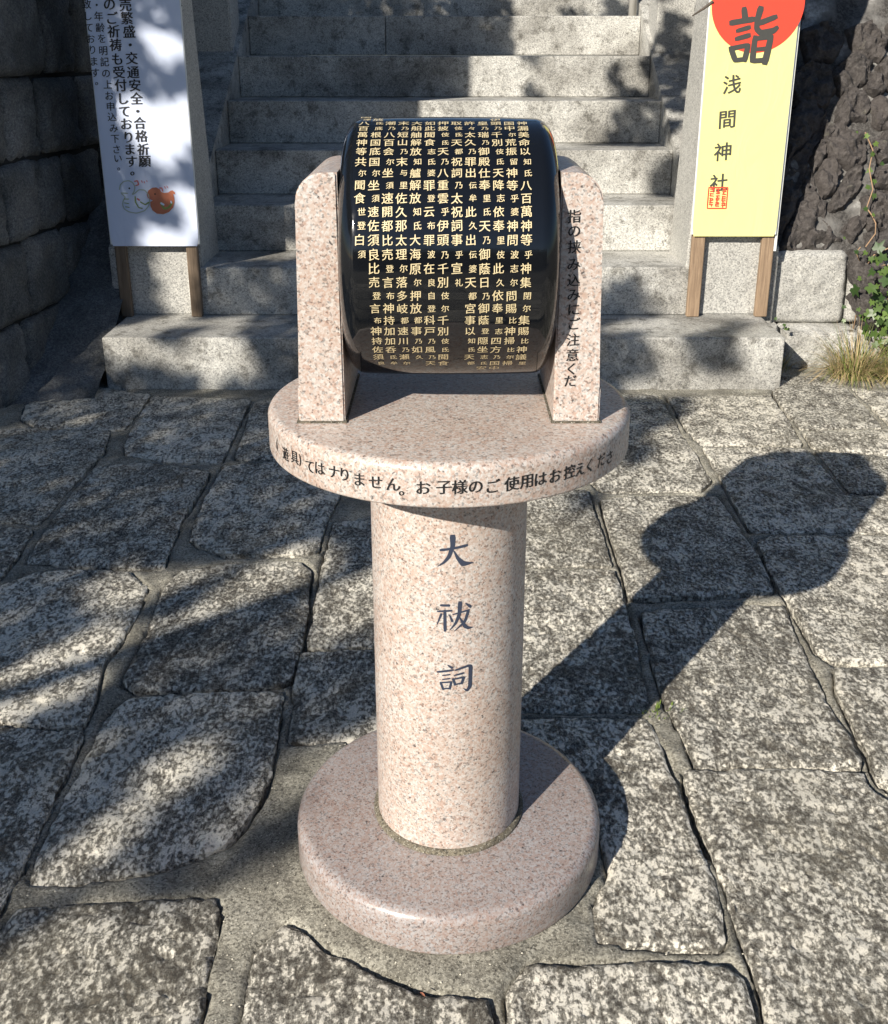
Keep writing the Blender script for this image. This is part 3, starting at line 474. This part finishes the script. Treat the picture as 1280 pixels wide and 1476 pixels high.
# more of the same wall outside the picture
s_=60
for iz in range(11):
    for ix in range(9):
        x=1.2+ix*.23+(iz%2)*.1; z=.56+iz*.21
        if not(x-.14>1.93 or z-.12>1.36): continue
        s_+=1; q=[(x+math.cos(a)*random.uniform(.085,.115),z+math.sin(a)*random.uniform(.08,.11)) for a in np.linspace(0,2*math.pi,8)[:-1]]
        rock(q,s_,.07)
gx=np.arange(1.15,3.3,.03); gz=np.arange(.40,2.9,.03); V=np.array([(x,z,0) for z in gz for x in gx]); h=(fbm(V,9,4,31)-.5)*.07-.008
me_v=[lmap(a[0],a[1],b) for a,b in zip(V,h)]; nx=len(gx)
mesh('mortar',me_v,[(i*nx+j,i*nx+j+1,(i+1)*nx+j+1,(i+1)*nx+j) for i in range(len(gz)-1) for j in range(nx-1)],M['lime'],lw,True)
fm=lambda Y:(lambda x,z,h:(x,Y-h,z))
def blk(name,x0,x1,z0,z1,Y,mat,seed,dp=.2,rough=.018):
    q=[(x0+random.uniform(0,.008),z0),(x1,z0+random.uniform(-.004,.004)),(x1-random.uniform(0,.012),z1),(x0+random.uniform(0,.01),z1+random.uniform(-.006,.004))]
    stone(name,q,mat,lw,fm(Y),sp=.012,jit=.005,soft=.05,edge_h=.016,edge_w=.02,depth=dp,seed=seed,hfun=lambda V,d:(fbm(np.c_[V,np.full(len(V),seed)],30,4,seed)-.5)*rough)
    bmobj('core',box_bm(x0+.02,x1-.02,Y+.05,Y+.35,z0+.01,z1-.01,.004),mat,lw)
blk('granite_block',1.322,1.662,.152,.450,4.33,M['block'],3); blk('granite_block',1.672,2.05,.150,.43,4.34,M['block'],4); blk('granite_block',2.06,2.5,.150,.44,4.33,M['block'],14); blk('granite_block',2.51,3.1,.150,.44,4.34,M['block'],15)
blk('base_stone',1.385,1.70,-.02,.145,4.20,M['grey'],5,rough=.03); blk('base_stone',1.30,1.378,-.02,.16,4.245,M['grey'],6,rough=.03); blk('base_stone',1.71,2.15,-.02,.14,4.22,M['grey'],7,rough=.03); blk('base_stone',2.16,3.0,-.02,.14,4.22,M['grey'],8,rough=.03)

# ------------------------------------------------------------ lettering
GC={}
def glyph(ch):
    key=ch
    if key in GC: return GC[key]
    c=bpy.data.curves.new('t','FONT'); c.body=ch; c.resolution_u=3
    o=bpy.data.objects.new('t',c); COL.objects.link(o); bpy.context.view_layer.update()
    m=o.to_mesh(); v=np.array([tuple(q.co)[:2] for q in m.vertices]) if len(m.vertices) else np.zeros((0,2)); f=[tuple(p.vertices) for p in m.polygons]
    o.to_mesh_clear(); bpy.data.objects.remove(o); bpy.data.curves.remove(c)
    GC[key]=(v,f); return GC[key]
rv,_=glyph('国'); RC=(rv.max(0)+rv.min(0))/2; RW=(rv.max(0)-rv.min(0))[0]
def text_mesh(name,items,mat,parent,mp,bold=.02,shear=.07,split=False):
    """items: (char,u,v,size,rot); mp(u,v)->xyz on the printed surface"""
    vs=[];fs=[]
    if split:
        for it in items: text_mesh('character',[it],mat,parent,mp,bold,shear)
        return
    for it in items:
        ch,u,v,sz=it[:4]; rot=it[4] if len(it)>4 else 0
        gv,gf=glyph(ch)
        if not len(gv): continue
        if ch in '()': c0=(gv.max(0)+gv.min(0))/2
        else: c0=RC
        q=(gv-c0)/RW*sz*.94; x=q[:,0]; y=q[:,1]+shear*q[:,0]
        cr,sr=math.cos(rot),math.sin(rot)
        for k_,dx in enumerate((-bold,0,bold)):      # three overprints a hair apart give brush-heavy uprights
            b=len(vs); X=x+dx*sz; Y=y+dx*sz*.35
            for a,c in zip(X*cr-Y*sr,X*sr+Y*cr): vs.append(mp(u+a,v+c,k_*.00003))
            fs+= [tuple(b+i for i in p) for p in gf]
    return mesh(name,vs,fs,mat,parent)
def strokes_mesh(name,sts,mat,parent,mp,org,sc,scy,fat=1.):
    vs=[];fs=[];lift=0
    for si,s in enumerate(sts):
        P=np.array([(a[0],a[1]) for a in s],float); W=np.array([a[2] for a in s],float)
        t=np.linspace(0,len(P)-1,max(2,(len(P)-1)*7+1)); Q=[]
        for tt in t:                                     # rounded corners
            i=min(int(tt),len(P)-2); f_=tt-i; Q.append((P[i]*(1-f_)+P[i+1]*f_,W[i]*(1-f_)+W[i+1]*f_))
        pts=np.array([q[0] for q in Q]); wd=np.array([q[1] for q in Q])*fat
        if len(P)>2:
            for _ in range(2): pts[1:-1]=(pts[:-2]+2*pts[1:-1]+pts[2:])/4
        tg=np.gradient(pts,axis=0); tg/=np.maximum(np.linalg.norm(tg,axis=1),1e-6)[:,None]; nr=np.c_[-tg[:,1],tg[:,0]]
        pts[0]-=tg[0]*wd[0]*.25; pts[-1]+=tg[-1]*wd[-1]*.25; wd=wd.copy(); b=len(vs)
        for k_,(p_,n1,w_) in enumerate(zip(pts,nr,wd)):
            if k_ in (0,len(pts)-1): w_*=.72
            for sg in (-.5,.5):
                q=p_+n1*w_*sg; vs.append(mp((q[0]-org[0])*sc,-(q[1]-org[1])*scy,si*.00004))
        for k_ in range(len(pts)-1): fs.append((b+2*k_,b+2*k_+2,b+2*k_+3,b+2*k_+1))
    return mesh(name,vs,fs,mat,parent)

# ------------------------------------------------------------ the pedestal with the turning drum
PX,PY=.003,1.436
pd=empty('drum_pedestal',(PX,PY,0),'pink granite pedestal carrying a black drum lettered in gold','pedestal')
def arc(cx_,cy_,r,a0,a1,n=7): return [(cx_+r*math.cos(R(a0+(a1-a0)*i/n)),cy_+r*math.sin(R(a0+(a1-a0)*i/n))) for i in range(n+1)]
lathe('base',[(0,-.02),(.243,-.02)]+arc(.243,.006,.006,-90,0,3)+arc(.231,.052,.018,0,90)+[(0,.07)],M['pinkb'],pd,(PX,PY,0))
lathe('mortar_ring',[(.113,.0695)]+arc(.1165,.0705,.0068,-30,110,6)+[(.113,.078)],M['ring'],pd,(PX,PY,0))
lathe('column',[(.0,.0705),(.1155,.0705),(.1155,.3),(.1155,.7165),(0,.7165)],M['pink'],pd,(PX,PY,0),n=200)
lathe('table_disc',[(0,.7175),(.252,.7175)]+arc(.252,.7215,.004,-90,0,3)+arc(.244,.764,.012,0,90)+[(0,.776)],M['pink'],pd,(PX,PY,0),n=220)
for s in (-1,1):
    xi=PX+s*.1385; xo=PX+s*.1955; r=.036; zt=1.102
    pts=[(xi,.7762),(xi,zt)]
    for a in np.linspace(90,0,9): pts.append((xo-s*r*(1-math.cos(R(a)))-s*.004,zt-r*(1-math.sin(R(a)))))
    pts+= [(xo,.9),(xo+s*.0005,.824),(xo+s*.0045,.8235),(xo+s*.0045,.7762)]
    bm=bmesh.new(); y0,y1=1.33,1.545
    A=[bm.verts.new((x,y0,z)) for x,z in pts]; B=[bm.verts.new((x,y1,z)) for x,z in pts]; n=len(pts)
    fr=bm.faces.new(A); bk=bm.faces.new(B[::-1])
    for i in range(n): bm.faces.new([A[i],B[i],B[(i+1)%n],A[(i+1)%n]])
    ed=[e for e in bm.edges if abs(e.verts[0].co.y-e.verts[1].co.y)<1e-6]
    bmesh.ops.bevel(bm,geom=ed,offset=.0025,segments=3,affect='EDGES',clamp_overlap=True)
    sp_=bmobj('side_post',bm,M['pink'],pd)
    bmobj('mortar_line',box_bm(min(xi,xo+s*.0045)-.003,max(xi,xo+s*.0045)+.003,y0-.0035,y1+.003,.7755,.7785,.001,1),M['ring'],pd)
    if s==1: right_post=sp_; right_post['label']='side post lettered down its face'
DZ,DY,DR=.989,1.44,.170
x0,x1=-.1345,.1405; fr_=.036
prof=[(0,x0+.006),(DR-fr_-.004,x0+.006),(DR-fr_-.001,x0)]+[(DR-fr_+fr_*math.sin(R(a)),x0+fr_*.72*(1-math.cos(R(a)))) for a in np.linspace(8,90,12)]
prof+= [(DR+.0012,x0+.07),(DR+.0018,(x0+x1)/2),(DR+.0012,x1-.07)]
prof+= [(DR-fr_+fr_*math.sin(R(a)),x1-fr_*.72*(1-math.cos(R(a)))) for a in np.linspace(90,8,12)]+[(DR-fr_-.001,x1),(DR-fr_-.004,x1-.006),(0,x1-.006)]
drum=lathe('drum',prof,M['black'],pd,(0,DY,DZ),n=256,axis='X')
lathe('axle',[(0,x0-.03),(.016,x0-.03),(.016,x1+.03),(0,x1+.03)],M['steel'],pd,(0,DY,DZ),n=24,axis='X')
COLS=[("神漏美命以.知.氐八百萬神等.乎神集.閉.尔集賜.比神議.里",11),("国中.尔荒振.留神等.乎.婆神問.波.志.尔問賜.比神掃.比.尔掃",11),("伊頭.乃千別.伎.氐天降.志依奉.里.伎此.久依奉.里.志四方.乃国中",12),
("皇.乃瑞.乃御殿仕奉.里.氐天.乃御蔭日.乃御蔭.登隠坐.志.氐安",11),("許.々太久.乃罪出.伝.牟此.久出.伝.婆天.都宮事以.知.氐天.都",11),("取.伎.氐天.都祝詞.乃太祝詞事.乎宣.礼",11),
("押披.伎.氐天.乃八重雲.乎伊頭.乃千別.伎.尔千別.伎.氐聞食",11),("如此聞食.志.氐.婆罪.登云.布罪.波在.良.自.登科戸.乃風.乃天",11),("大船舳解放.知艫解放.知.氐大海原.尔押放.都事.乃如.久",11),
("末.乃短山.乃末.与.里佐久那太理.尔落多岐.都速川.乃瀬.尔",11),("潮.乃八百会.尔坐.須速開都比売.登言.布神持加加呑.氐.牟",11),("放.氐.底根国底国.尔坐.須速佐須良比売.登言.布神持佐須.良",12),("国.津八百萬神等共.尔聞食.世.登白.須",13)]
PIT=math.degrees(.0168/DR)
for ci,(s,ref) in enumerate(COLS):
    ch=[];i=0
    while i<len(s):
        if s[i]=='.': ch.append((s[i+1],True)); i+=2
        else: ch.append((s[i],False)); i+=1
    X=.0957-.01672*ci; items=[]
    ref-=0
    for k_,(c,small) in enumerate(ch):
        th=13.4-(k_-ref)*PIT
        if -62<th<100: items.append((c,X+(.0026 if small else 0),R(th)*DR+random.uniform(-.0003,.0003),(.0090 if small else .0127)*random.uniform(.96,1.04),random.uniform(-.03,.03)))
    def mpd(u,v,l=0):
        a=v/DR; rr=DR+.0021+l; return (u,DY-rr*math.cos(a),DZ+rr*math.sin(a))
    text_mesh('inscription_column',items,M['gold'],drum,mpd,bold=.009,shear=.07)
def on_cyl(rad,lift=.0005):
    return lambda u,v,l=0:(PX+(rad+lift+l)*math.sin(u/rad),PY-(rad+lift+l)*math.cos(u/rad),v)
TR=.2561
text_mesh('rim_lettering',[(c,R(a)*TR,z-.0005,.0175 if c not in '()' else .016,0) for c,a,z in RIM],M['ink'],pd,on_cyl(TR),bold=.026,shear=.05,split=True)
text_mesh('post_lettering',[(c,x-.002,z,.0155) for c,x,z in POSTT],M['ink'],right_post,lambda u,v,l:(u,1.3293-l,v),bold=.020,shear=.05,split=True)
DAI=[[(102,186,22),(215,170,20),(328,150,24)],[(205,70,52),(207,150,38),(175,240,32),(130,290,20),(78,323,3)],[(215,190,10),(250,255,30),(292,300,48),(330,302,30),(385,300,3)]]
HARAE=[[(92,664,20),(168,664,22)],[(66,718,16),(188,708,18)],[(128,708,26),(130,885,28)],[(98,738,22),(62,830,8)],[(168,748,10),(192,802,24)],[(196,742,12),(338,710,16)],[(258,640,38),(252,740,30),(220,820,22),(168,880,4)],[(330,716,24),(300,810,24),(205,890,4)],[(250,762,8),(300,850,34),(330,868,26),(378,866,3)],[(305,650,10),(348,685,28)]]
SHI=[[(150,1168,8),(190,1195,26)],[(58,1235,18),(198,1214,20)],[(105,1264,12),(172,1254,14)],[(105,1300,12),(172,1290,14)],[(88,1328,20),(112,1392,20)],[(90,1330,14),(182,1320,16)],[(182,1320,20),(168,1386,20)],[(106,1386,14),(172,1378,14)],
 [(215,1216,16),(330,1184,22),(352,1192,36),(350,1300,32),(348,1375,34),(322,1412,22),(288,1385,3)],[(210,1262,14),(292,1245,18)],[(196,1292,22),(216,1350,20)],[(200,1296,14),(292,1282,18)],[(292,1282,24),(272,1342,22)],[(214,1345,14),(275,1334,14)]]
U=.0001655
for sts,org,(a,z) in ((DAI,(225,195),COLT[0]),(HARAE,(215,767),COLT[1]),(SHI,(215,1290),COLT[2])):
    oc=on_cyl(.1155); strokes_mesh('engraved_character',sts,M['blue'],pd,lambda u,v,l,a=a,z=z,oc=oc:oc(u+R(a)*.1155,v+z,l),org,U,U*1.12)

# ------------------------------------------------------------ poster boards
def signboard(x0,x1,label,sheet,wood,legs,zb=.493,zt=2.15,rnd=.012):
    t=empty('poster_board',((x0+x1)/2,4.24,RS),label,'poster board','poster boards leaning on the pillars')
    for a,b in legs:
        bm=box_bm(a,b,4.236,4.262,RS+.001,zt,.003,1)
        for v in bm.verts: v.co.x+=0
        bmobj('leg',bm,wood,t)
    bmobj('backing_board',box_bm(x0-.004,x1+.004,4.2255,4.2355,zb+.006,zt,.002,1),M['board'],t)
    # sheet: gently cockled, rounded lower corners
    def hf(V,d): return (fbm(np.c_[V,np.zeros(len(V))],4,2,3)-.5)*.0025
    q=[(x0,zb),(x1,zb),(x1,zt),(x0,zt)]
    sh=stone('poster_sheet',q,sheet,t,lambda x,z,h:(x,4.2235-h,z),sp=.03,jit=0,soft=.02,edge_h=0,edge_w=.001,depth=.0015,hfun=hf)
    return t,sh
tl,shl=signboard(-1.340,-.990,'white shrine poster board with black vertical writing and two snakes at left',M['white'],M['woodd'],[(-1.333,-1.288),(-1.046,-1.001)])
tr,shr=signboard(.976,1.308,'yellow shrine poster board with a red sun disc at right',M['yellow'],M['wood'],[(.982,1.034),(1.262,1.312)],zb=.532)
tr_side=bmobj('backing_board',box_bm(1.300,1.322,4.2375,4.243,.47,2.15,.001,1),M['board'],tr)
pm=lambda u,v,l=0:(u,4.2214-l,v)
text_mesh('large_writing',[(c,x,z,.042,-.05) for c,x,z in PL1],M['ink'],shl,pm,bold=.028,shear=.07,split=True)
text_mesh('small_writing',[(c,x,z,.031,-.05) for c,x,z in PL2],M['ink'],shl,pm,bold=.012,shear=.07,split=True)
text_mesh('shrine_name',[(c,x,z,.064,.03) for c,x,z in PR],M['grayink'],shr,lambda u,v,l:(u,4.2205-l,v),bold=.014,shear=.08,split=True)
def disc(name,poly,mat,parent,l):
    P=[Vector(p) for p in poly]; n=len(P); res=delaunay_2d_cdt(P,[(i,(i+1)%n) for i in range(n)],[],1,1e-7)
    return mesh(name,[(v.x,4.2219-l,v.y) for v in res[0]],[tuple(q) for q in res[2]],mat,parent)
rc=CIRC; rr=.172
disc('red_sun',[(rc[0]+rr*math.cos(a),rc[1]+rr*math.sin(a)) for a in np.linspace(0,2*math.pi,72)[:-1]],M['red'],shr,0)
MO=[[(642,142,34),(720,130,32),(800,118,34)],[(727,52,36),(742,122,40)],[(690,192,24),(778,168,28)],[(688,242,26),(782,218,30)],[(658,296,34),(694,372,34)],[(662,300,26),(778,280,28)],[(778,280,34),(762,376,34)],[(690,376,24),(765,368,26)],
 [(955,102,30),(845,142,34)],[(842,48,42),(826,120,36),(826,178,34),(858,204,34),(945,190,36),(970,168,26)],[(822,228,34),(816,378,38)],[(820,240,26),(936,226,30)],[(932,226,38),(906,392,42)],[(824,308,22),(918,300,24)],[(816,380,26),(906,374,28)]]
mc=[(MOUDE[0][0]+MOUDE[1][0])/2,(MOUDE[0][1]+MOUDE[1][1])/2]; us=(MOUDE[1][0]-MOUDE[0][0])/338; vs_=(MOUDE[1][1]-MOUDE[0][1])/365
strokes_mesh('large_character',MO,M['grayink'],shr,lambda u,v,l:(u+mc[0],4.2207-l,v+mc[1]),(809,222),us,vs_,1.14)
# red seal: thin frame and rows of tiny strokes
sx0,sz0=SEAL[0]; sx1,sz1=SEAL[1]; sw=sx1-sx0; sh_=sz1-sz0; se=[]
fr=[(0,0),(0,1),(1,1),(1,0),(0,0)]
for a,b in zip(fr[:-1],fr[1:]): se.append([(a[0]*100,a[1]*100,5),(b[0]*100,b[1]*100,5)])
for c_ in (8,40,72):
    z=8
    while z<90:
        se.append([(c_,z,4),(c_+20,z+random.uniform(-3,3),4)]); 
        if random.random()<.8: xx=c_+random.uniform(2,18); se.append([(xx,z-3,4),(xx+random.uniform(-2,2),z+9,4)])
        z+=random.uniform(8,12)
strokes_mesh('red_seal',se,M['red'],shr,lambda u,v,l:(u+sx0,4.2202-l,v+sz1),(0,0),sw/100,sh_/100)
# two little snakes
def ring(poly,wd):
    return [[(p[0],p[1],wd) for p in poly+[poly[0]]]]
idm=lambda dy:(lambda u,v,l:(u,4.2219-dy-l*.3,-v))
pk=strokes_mesh('white_snake',[[(x,z,.0040) for x,z in SNW]],M['pale'],shl,lambda u,v,l:(u,4.2214-l,-v),(0,0),1,1)
disc('orange_snake',SNO,M['orange'],shl,.0003)
(ax,az_),(bx,bz_)=SN1; ux=(bx-ax)/490; uz=(bz_-az_)/250
sn=lambda x,y:(ax+(x-380)*ux,az_+(y-590)*uz)
def sst(name,l,mat,lift): 
    for i_,s in enumerate(l): strokes_mesh(name,[[(*sn(x,y),w_*ux) for x,y,w_ in s]],mat,shl,lambda u,v,q:(u,4.2214-lift-i_*.00003,-v),(0,0),1,1)
sst('snake_eye',[[(313,520,22),(318,528,22)],[(636,590,20),(642,598,20)]],M['ink'],.0006)
sst('snake_stripe',[[(235,655,10),(295,655,10)],[(232,702,10),(290,712,10)],[(240,750,10),(292,758,10)],[(200,580,8),(290,585,8)],[(380,620,14),(375,690,16),(410,760,14),(460,772,12)],[(440,690,16),(500,725,16),(550,695,18)]],M['green'],.0006)
sst('snake_stripe',[[(700,700,26),(740,775,30),(800,760,26),(850,700,22)]],M['green'],.0008)
sst('flower',[[(390,440,16),(430,430,18),(440,480,16),(400,490,14)],[(480,430,12),(490,455,10)],[(515,440,10),(520,460,10)],[(545,430,10),(555,445,8)],[(705,520,14),(735,520,14),(740,560,12)],[(770,500,10),(780,525,10)],[(800,495,10),(812,520,8)],[(405,650,20),(430,670,20)],[(540,640,6),(600,650,8)]],M['pinkp'],.0009)
sst('flower',[[(705,705,26),(740,725,26)],[(835,680,18),(840,705,18)],[(420,740,16),(440,750,16)]],M['white'],.0011)
# wires holding the boards to the pillars
tube('tie_wire',[(.985,4.22,1.40),(.955,4.235,1.375),(.92,4.262,1.35)],[.006,.005,.002],M['bark'],tr)
tube('tie_wire',[(-1.07,4.262,1.44),(-1.03,4.262,1.41),(-.985,4.24,1.385)],.0025,M['bark'],tl)

# ------------------------------------------------------------ ivy, grass
iv=empty('ivy_vine',(1.75,4.2,.1),'green ivy creeping over the lava rocks and granite blocks at right','ivy')
def ivy_leaf(seed):
    rd=random.Random(seed); out=[]
    lob=[(-180,.0),(-150,.42),(-118,.62),(-80,.52),(-52,.86),(-22,.60),(0,1.25),(22,.60),(52,.86),(80,.52),(118,.62),(150,.42)]
    v=[(0,0,0)]
    for a,r_ in lob:
        r_=(r_ or .12)*rd.uniform(.9,1.1); a=R(a); v.append((r_*math.sin(a),r_*math.cos(a),.10*abs(math.sin(a))*r_-.12*r_*r_))
    n=len(lob); f=[(0,1+i,1+(i+1)%n) for i in range(n)]
    me=bpy.data.meshes.new('leaf'); me.from_pydata(v,[],f); me.update(); me.materials.append(M['ivy']); me.polygons.foreach_set('use_smooth',[True]*n); return me
LM=[ivy_leaf(i) for i in range(4)]
def add_leaf(x,z,s,out_=None):
    o=link('leaf',random.choice(LM),iv)
    y=(4.36+.6*(z-.44)-random.uniform(.10,.15)) if z>.46 else (4.19-random.uniform(.0,.09) if z>.15 else 4.16-random.uniform(0,.07))
    o.location=(x,y,z); o.rotation_euler=(R(70+random.uniform(-35,30)),R(random.uniform(-35,35)),R(180+random.uniform(-60,60)) if False else R(random.uniform(-45,45)))
    d=Vector((random.uniform(-.55,.45),-1,random.uniform(0.,.9))).normalized()
    q=d.to_track_quat('Z','Y'); spin=random.choice([1,1,1,0])*math.pi+random.uniform(-1.1,1.1)
    o.rotation_mode='QUATERNION'; from mathutils import Quaternion
    o.rotation_quaternion=q@Quaternion((0,0,1),spin); o.scale=(s*1.15,)*3
for x,z,s in LEAF: add_leaf(x,z,s)
for i in range(120):
    t=random.random(); z=.02+t*.42+random.uniform(-.03,.05); x=1.74+random.uniform(-.05,.30)+(.03 if z<.15 else 0)
    if frustum_px(x,4.25,z)[0]<1222: continue
    add_leaf(x,z,random.uniform(.015,.036))
for s in STEMS:
    tube('stem',[(x,(4.36+.6*(z-.44)-.105) if z>.46 else 4.29,z) for x,z in s],.0028,M['twig'],iv,5)
def tuft(name,c,nb,ln,spread,label,cat,m1,m2,hgt=1.):
    vs=[[],[]];fs=[[],[]]
    for i in range(nb):
        k_=0 if random.random()<.45 else 1; v,f=vs[k_],fs[k_]
        a=random.uniform(0,2*math.pi); rad=random.uniform(0,.035+ln*.18); l=ln*random.uniform(.55,1.15); tilt=random.uniform(.25,spread)
        b=Vector((c[0]+rad*math.cos(a)*1.4,c[1]+rad*math.sin(a),0)); d=Vector((math.cos(a),math.sin(a),0)); sd_=Vector((-math.sin(a),math.cos(a),0))
        w0=random.uniform(.0010,.0019); p=b.copy(); th=tilt*.5; s0=len(v); nseg=5
        for j in range(nseg+1):
            ww=w0*(1-j/nseg*.85); v.append(p+sd_*ww); v.append(p-sd_*ww)
            p=p+(d*math.sin(th)+Vector((0,0,1))*math.cos(th)*hgt)*l/nseg; th+=tilt*.28
            if p.z<.004: p.z=.004
        for j in range(nseg): f.append((s0+2*j,s0+2*j+1,s0+2*j+3,s0+2*j+2))
    t=empty(name,(c[0],c[1],0),label,cat)
    for nm,q in (('green_blades',0),('dry_blades',1)): tag(mesh(nm,vs[q],fs[q],(m1,m2)[q],t),kind='stuff')
tuft('grass_tuft',(1.63,4.06),700,.21,1.9,'half dry tuft of grass at the foot of the lava wall','grass',M['grass'],M['grassd'])
tuft('grass_tuft',(1.80,4.02),520,.17,1.9,'drier straw coloured grass tuft at the right picture edge','grass',M['grass'],M['grassd'])
tuft('weed',(1.345,4.16),90,.11,1.3,'small dusty weed in the corner between bottom step and wall','weed',M['grass'],M['grassd'])
tuft('weed',(.418,1.792),26,.014,1.6,'tiny green sprig in a joint of the paving beside the drum shadow','weed',M['moss'],M['moss'])

lf=bpy.data.meshes.new('fallen_leaf'); lf.from_pydata([(0,-1,0),(.38,-.3,.12),(.42,.35,.16),(0,1,.05),(-.42,.35,.2),(-.38,-.3,.1),(0,0,0)],[],[(6,0,1),(6,1,2),(6,2,3),(6,3,4),(6,4,5),(6,5,0)]); lf.materials.append(M['dead'])
for (x,y,z),sc,ro,lb in (((-.034,1.118,.004),.0055,(0,.2,.8),'small reddish fallen leaf on the front paving slab below the round base'),((1.575,4.78,1.075),.020,(1.1,.3,.5),'curled reddish leaf caught high on the lava rocks')):
    o=link('fallen_leaf',lf); o.location=(x,y,z); o.scale=(sc,)*3; o.rotation_euler=ro; tag(o,lb,'leaf')
# ------------------------------------------------------------ outside the picture: shade tree, plus pieces added for shade and reflection
CA,SA,CE=math.cos(SUN_AZ),math.sin(SUN_AZ),1/math.tan(SUN_EL)
def sunpos(u,w_,z):                              # the point at height z on the sun ray (u,w)
    a=w_-z*CE; return Vector((u*CA+a*SA,-u*SA+a*CA,z))
S_=np.array(SHADE)
def shade(U_,W_):
    d2=((U_[:,None]-S_[None,:,0])**2+(.48*(W_[:,None]-S_[None,:,1]))**2)+.0006
    wt=1/d2**2.2; return (wt*S_[None,:,2]).sum(1)/wt.sum(1)
nl=150000
Uc=RNG.uniform(-5.6,1.0,nl); Wc=RNG.uniform(-.6,10.5,nl); sv=shade(Uc,Wc)
sv=np.where(Uc<-3.9,np.maximum(sv,.9),sv)
nz=fbm(np.c_[Uc*1.0,Wc*.5,np.zeros(nl)],5.5,3,77)
keep=(sv+(nz-.5)*.75>.52)&(sv>.13)
# the old tree leaves the pedestal and everything right of it in the sun
Uc,Wc=Uc[keep],Wc[keep]; nl=len(Uc); print('leaves',nl)
Zc=RNG.uniform(2.6,4.4,nl)+np.clip(-(Uc+2.5),0,2)*.2; sz=RNG.uniform(.03,.055,nl); v=np.zeros((nl*4,3)); 
for i in range(nl):
    p=sunpos(Uc[i],Wc[i],Zc[i]); a=Vector(RNG.normal(size=3)).normalized(); b=a.cross(Vector(RNG.normal(size=3))).normalized(); s=sz[i]
    v[i*4]=p-a*s; v[i*4+1]=p+b*s*.45; v[i*4+2]=p+a*s; v[i*4+3]=p-b*s*.45
tree=empty('evergreen_tree',(-5.6,-3.4,-.045),'evergreen tree behind the viewer whose leaves throw dappled shade on the left paving','tree')
cr=mesh('crown',v,[(4*i,4*i+1,4*i+2,4*i+3) for i in range(nl)],M['foliage'],tree); cr['kind']='stuff'
cc=Vector(v.mean(0))
tube('trunk',[(-5.6,-3.4,-.045),(-5.5,-3.35,1.0),(-5.3,-3.3,2.2),(-5.0,-3.2,3.4)],[.2,.16,.13,.07],M['bark'],tree,10)
for a in ((-7.5,-5.2,3.3),(-3.3,-2.2,3.3),(-5.5,-1.6,3.5),(-5.2,-5.5,3.4),(-3.9,-4.6,3.5)):
    tube('limb',[(-5.3,-3.3,2.1),Vector((-5.3,-3.3,2.2)).lerp(Vector(a),.5)+Vector((0,0,.15)),a],[.07,.045,.015],M['bark'],tree,7)
# unseen wooden board on one post, added to shade the left of the steps
def npos(u,a,z): return Vector((u*CA+a*SA,-u*SA+a*CA,z))
nb=empty('shade_board',npos(-3.85,1.5,0),'plain wooden board on a post, added past the left picture edge to shade the steps','shade board')
def slab4(name,u0,u1,a0,a1,z0,z1,mat,par,bev=.02):
    b=box_bm(u0,u1,a0,a1,z0,z1,bev,3)
    for q in b.verts: q.co=npos(q.co.x,q.co.y,q.co.z)
    bmobj(name,b,mat,par)
slab4('board',-4.75,-3.19,1.48,1.53,2.28,3.26,M['brownw'],nb)
slab4('post',-3.92,-3.80,1.54,1.64,0,3.2,M['brownw'],nb,.005)
# clipped hedge behind the viewer, put in for a dark reflection on the drum
hv=[];nh=9000
for i in range(nh):
    p=Vector((random.uniform(-7,9),-8.5+random.uniform(-.7,.7),random.uniform(-.04,2.6))); p.y+=.25*math.sin(p.x*2)+.2*math.sin(p.z*3+p.x); a=Vector(RNG.normal(size=3)).normalized(); b=a.cross(Vector(RNG.normal(size=3))).normalized(); s=random.uniform(.06,.12)
    hv+= [p-a*s,p+b*s*.6,p+a*s,p-b*s*.6]
hd=empty('added_hedge',(1,-8.5,-.045),'dark green hedge added behind the viewer to darken the reflection in the drum','added_hedge')
o=mesh('leaves',hv,[(4*i,4*i+1,4*i+2,4*i+3) for i in range(nh)],M['foliage'],hd); o['kind']='stuff'
bmobj('trunks',box_bm(-7,9,-8.9,-8.1,-.04,2.2,.1,1),M['bark'],hd)
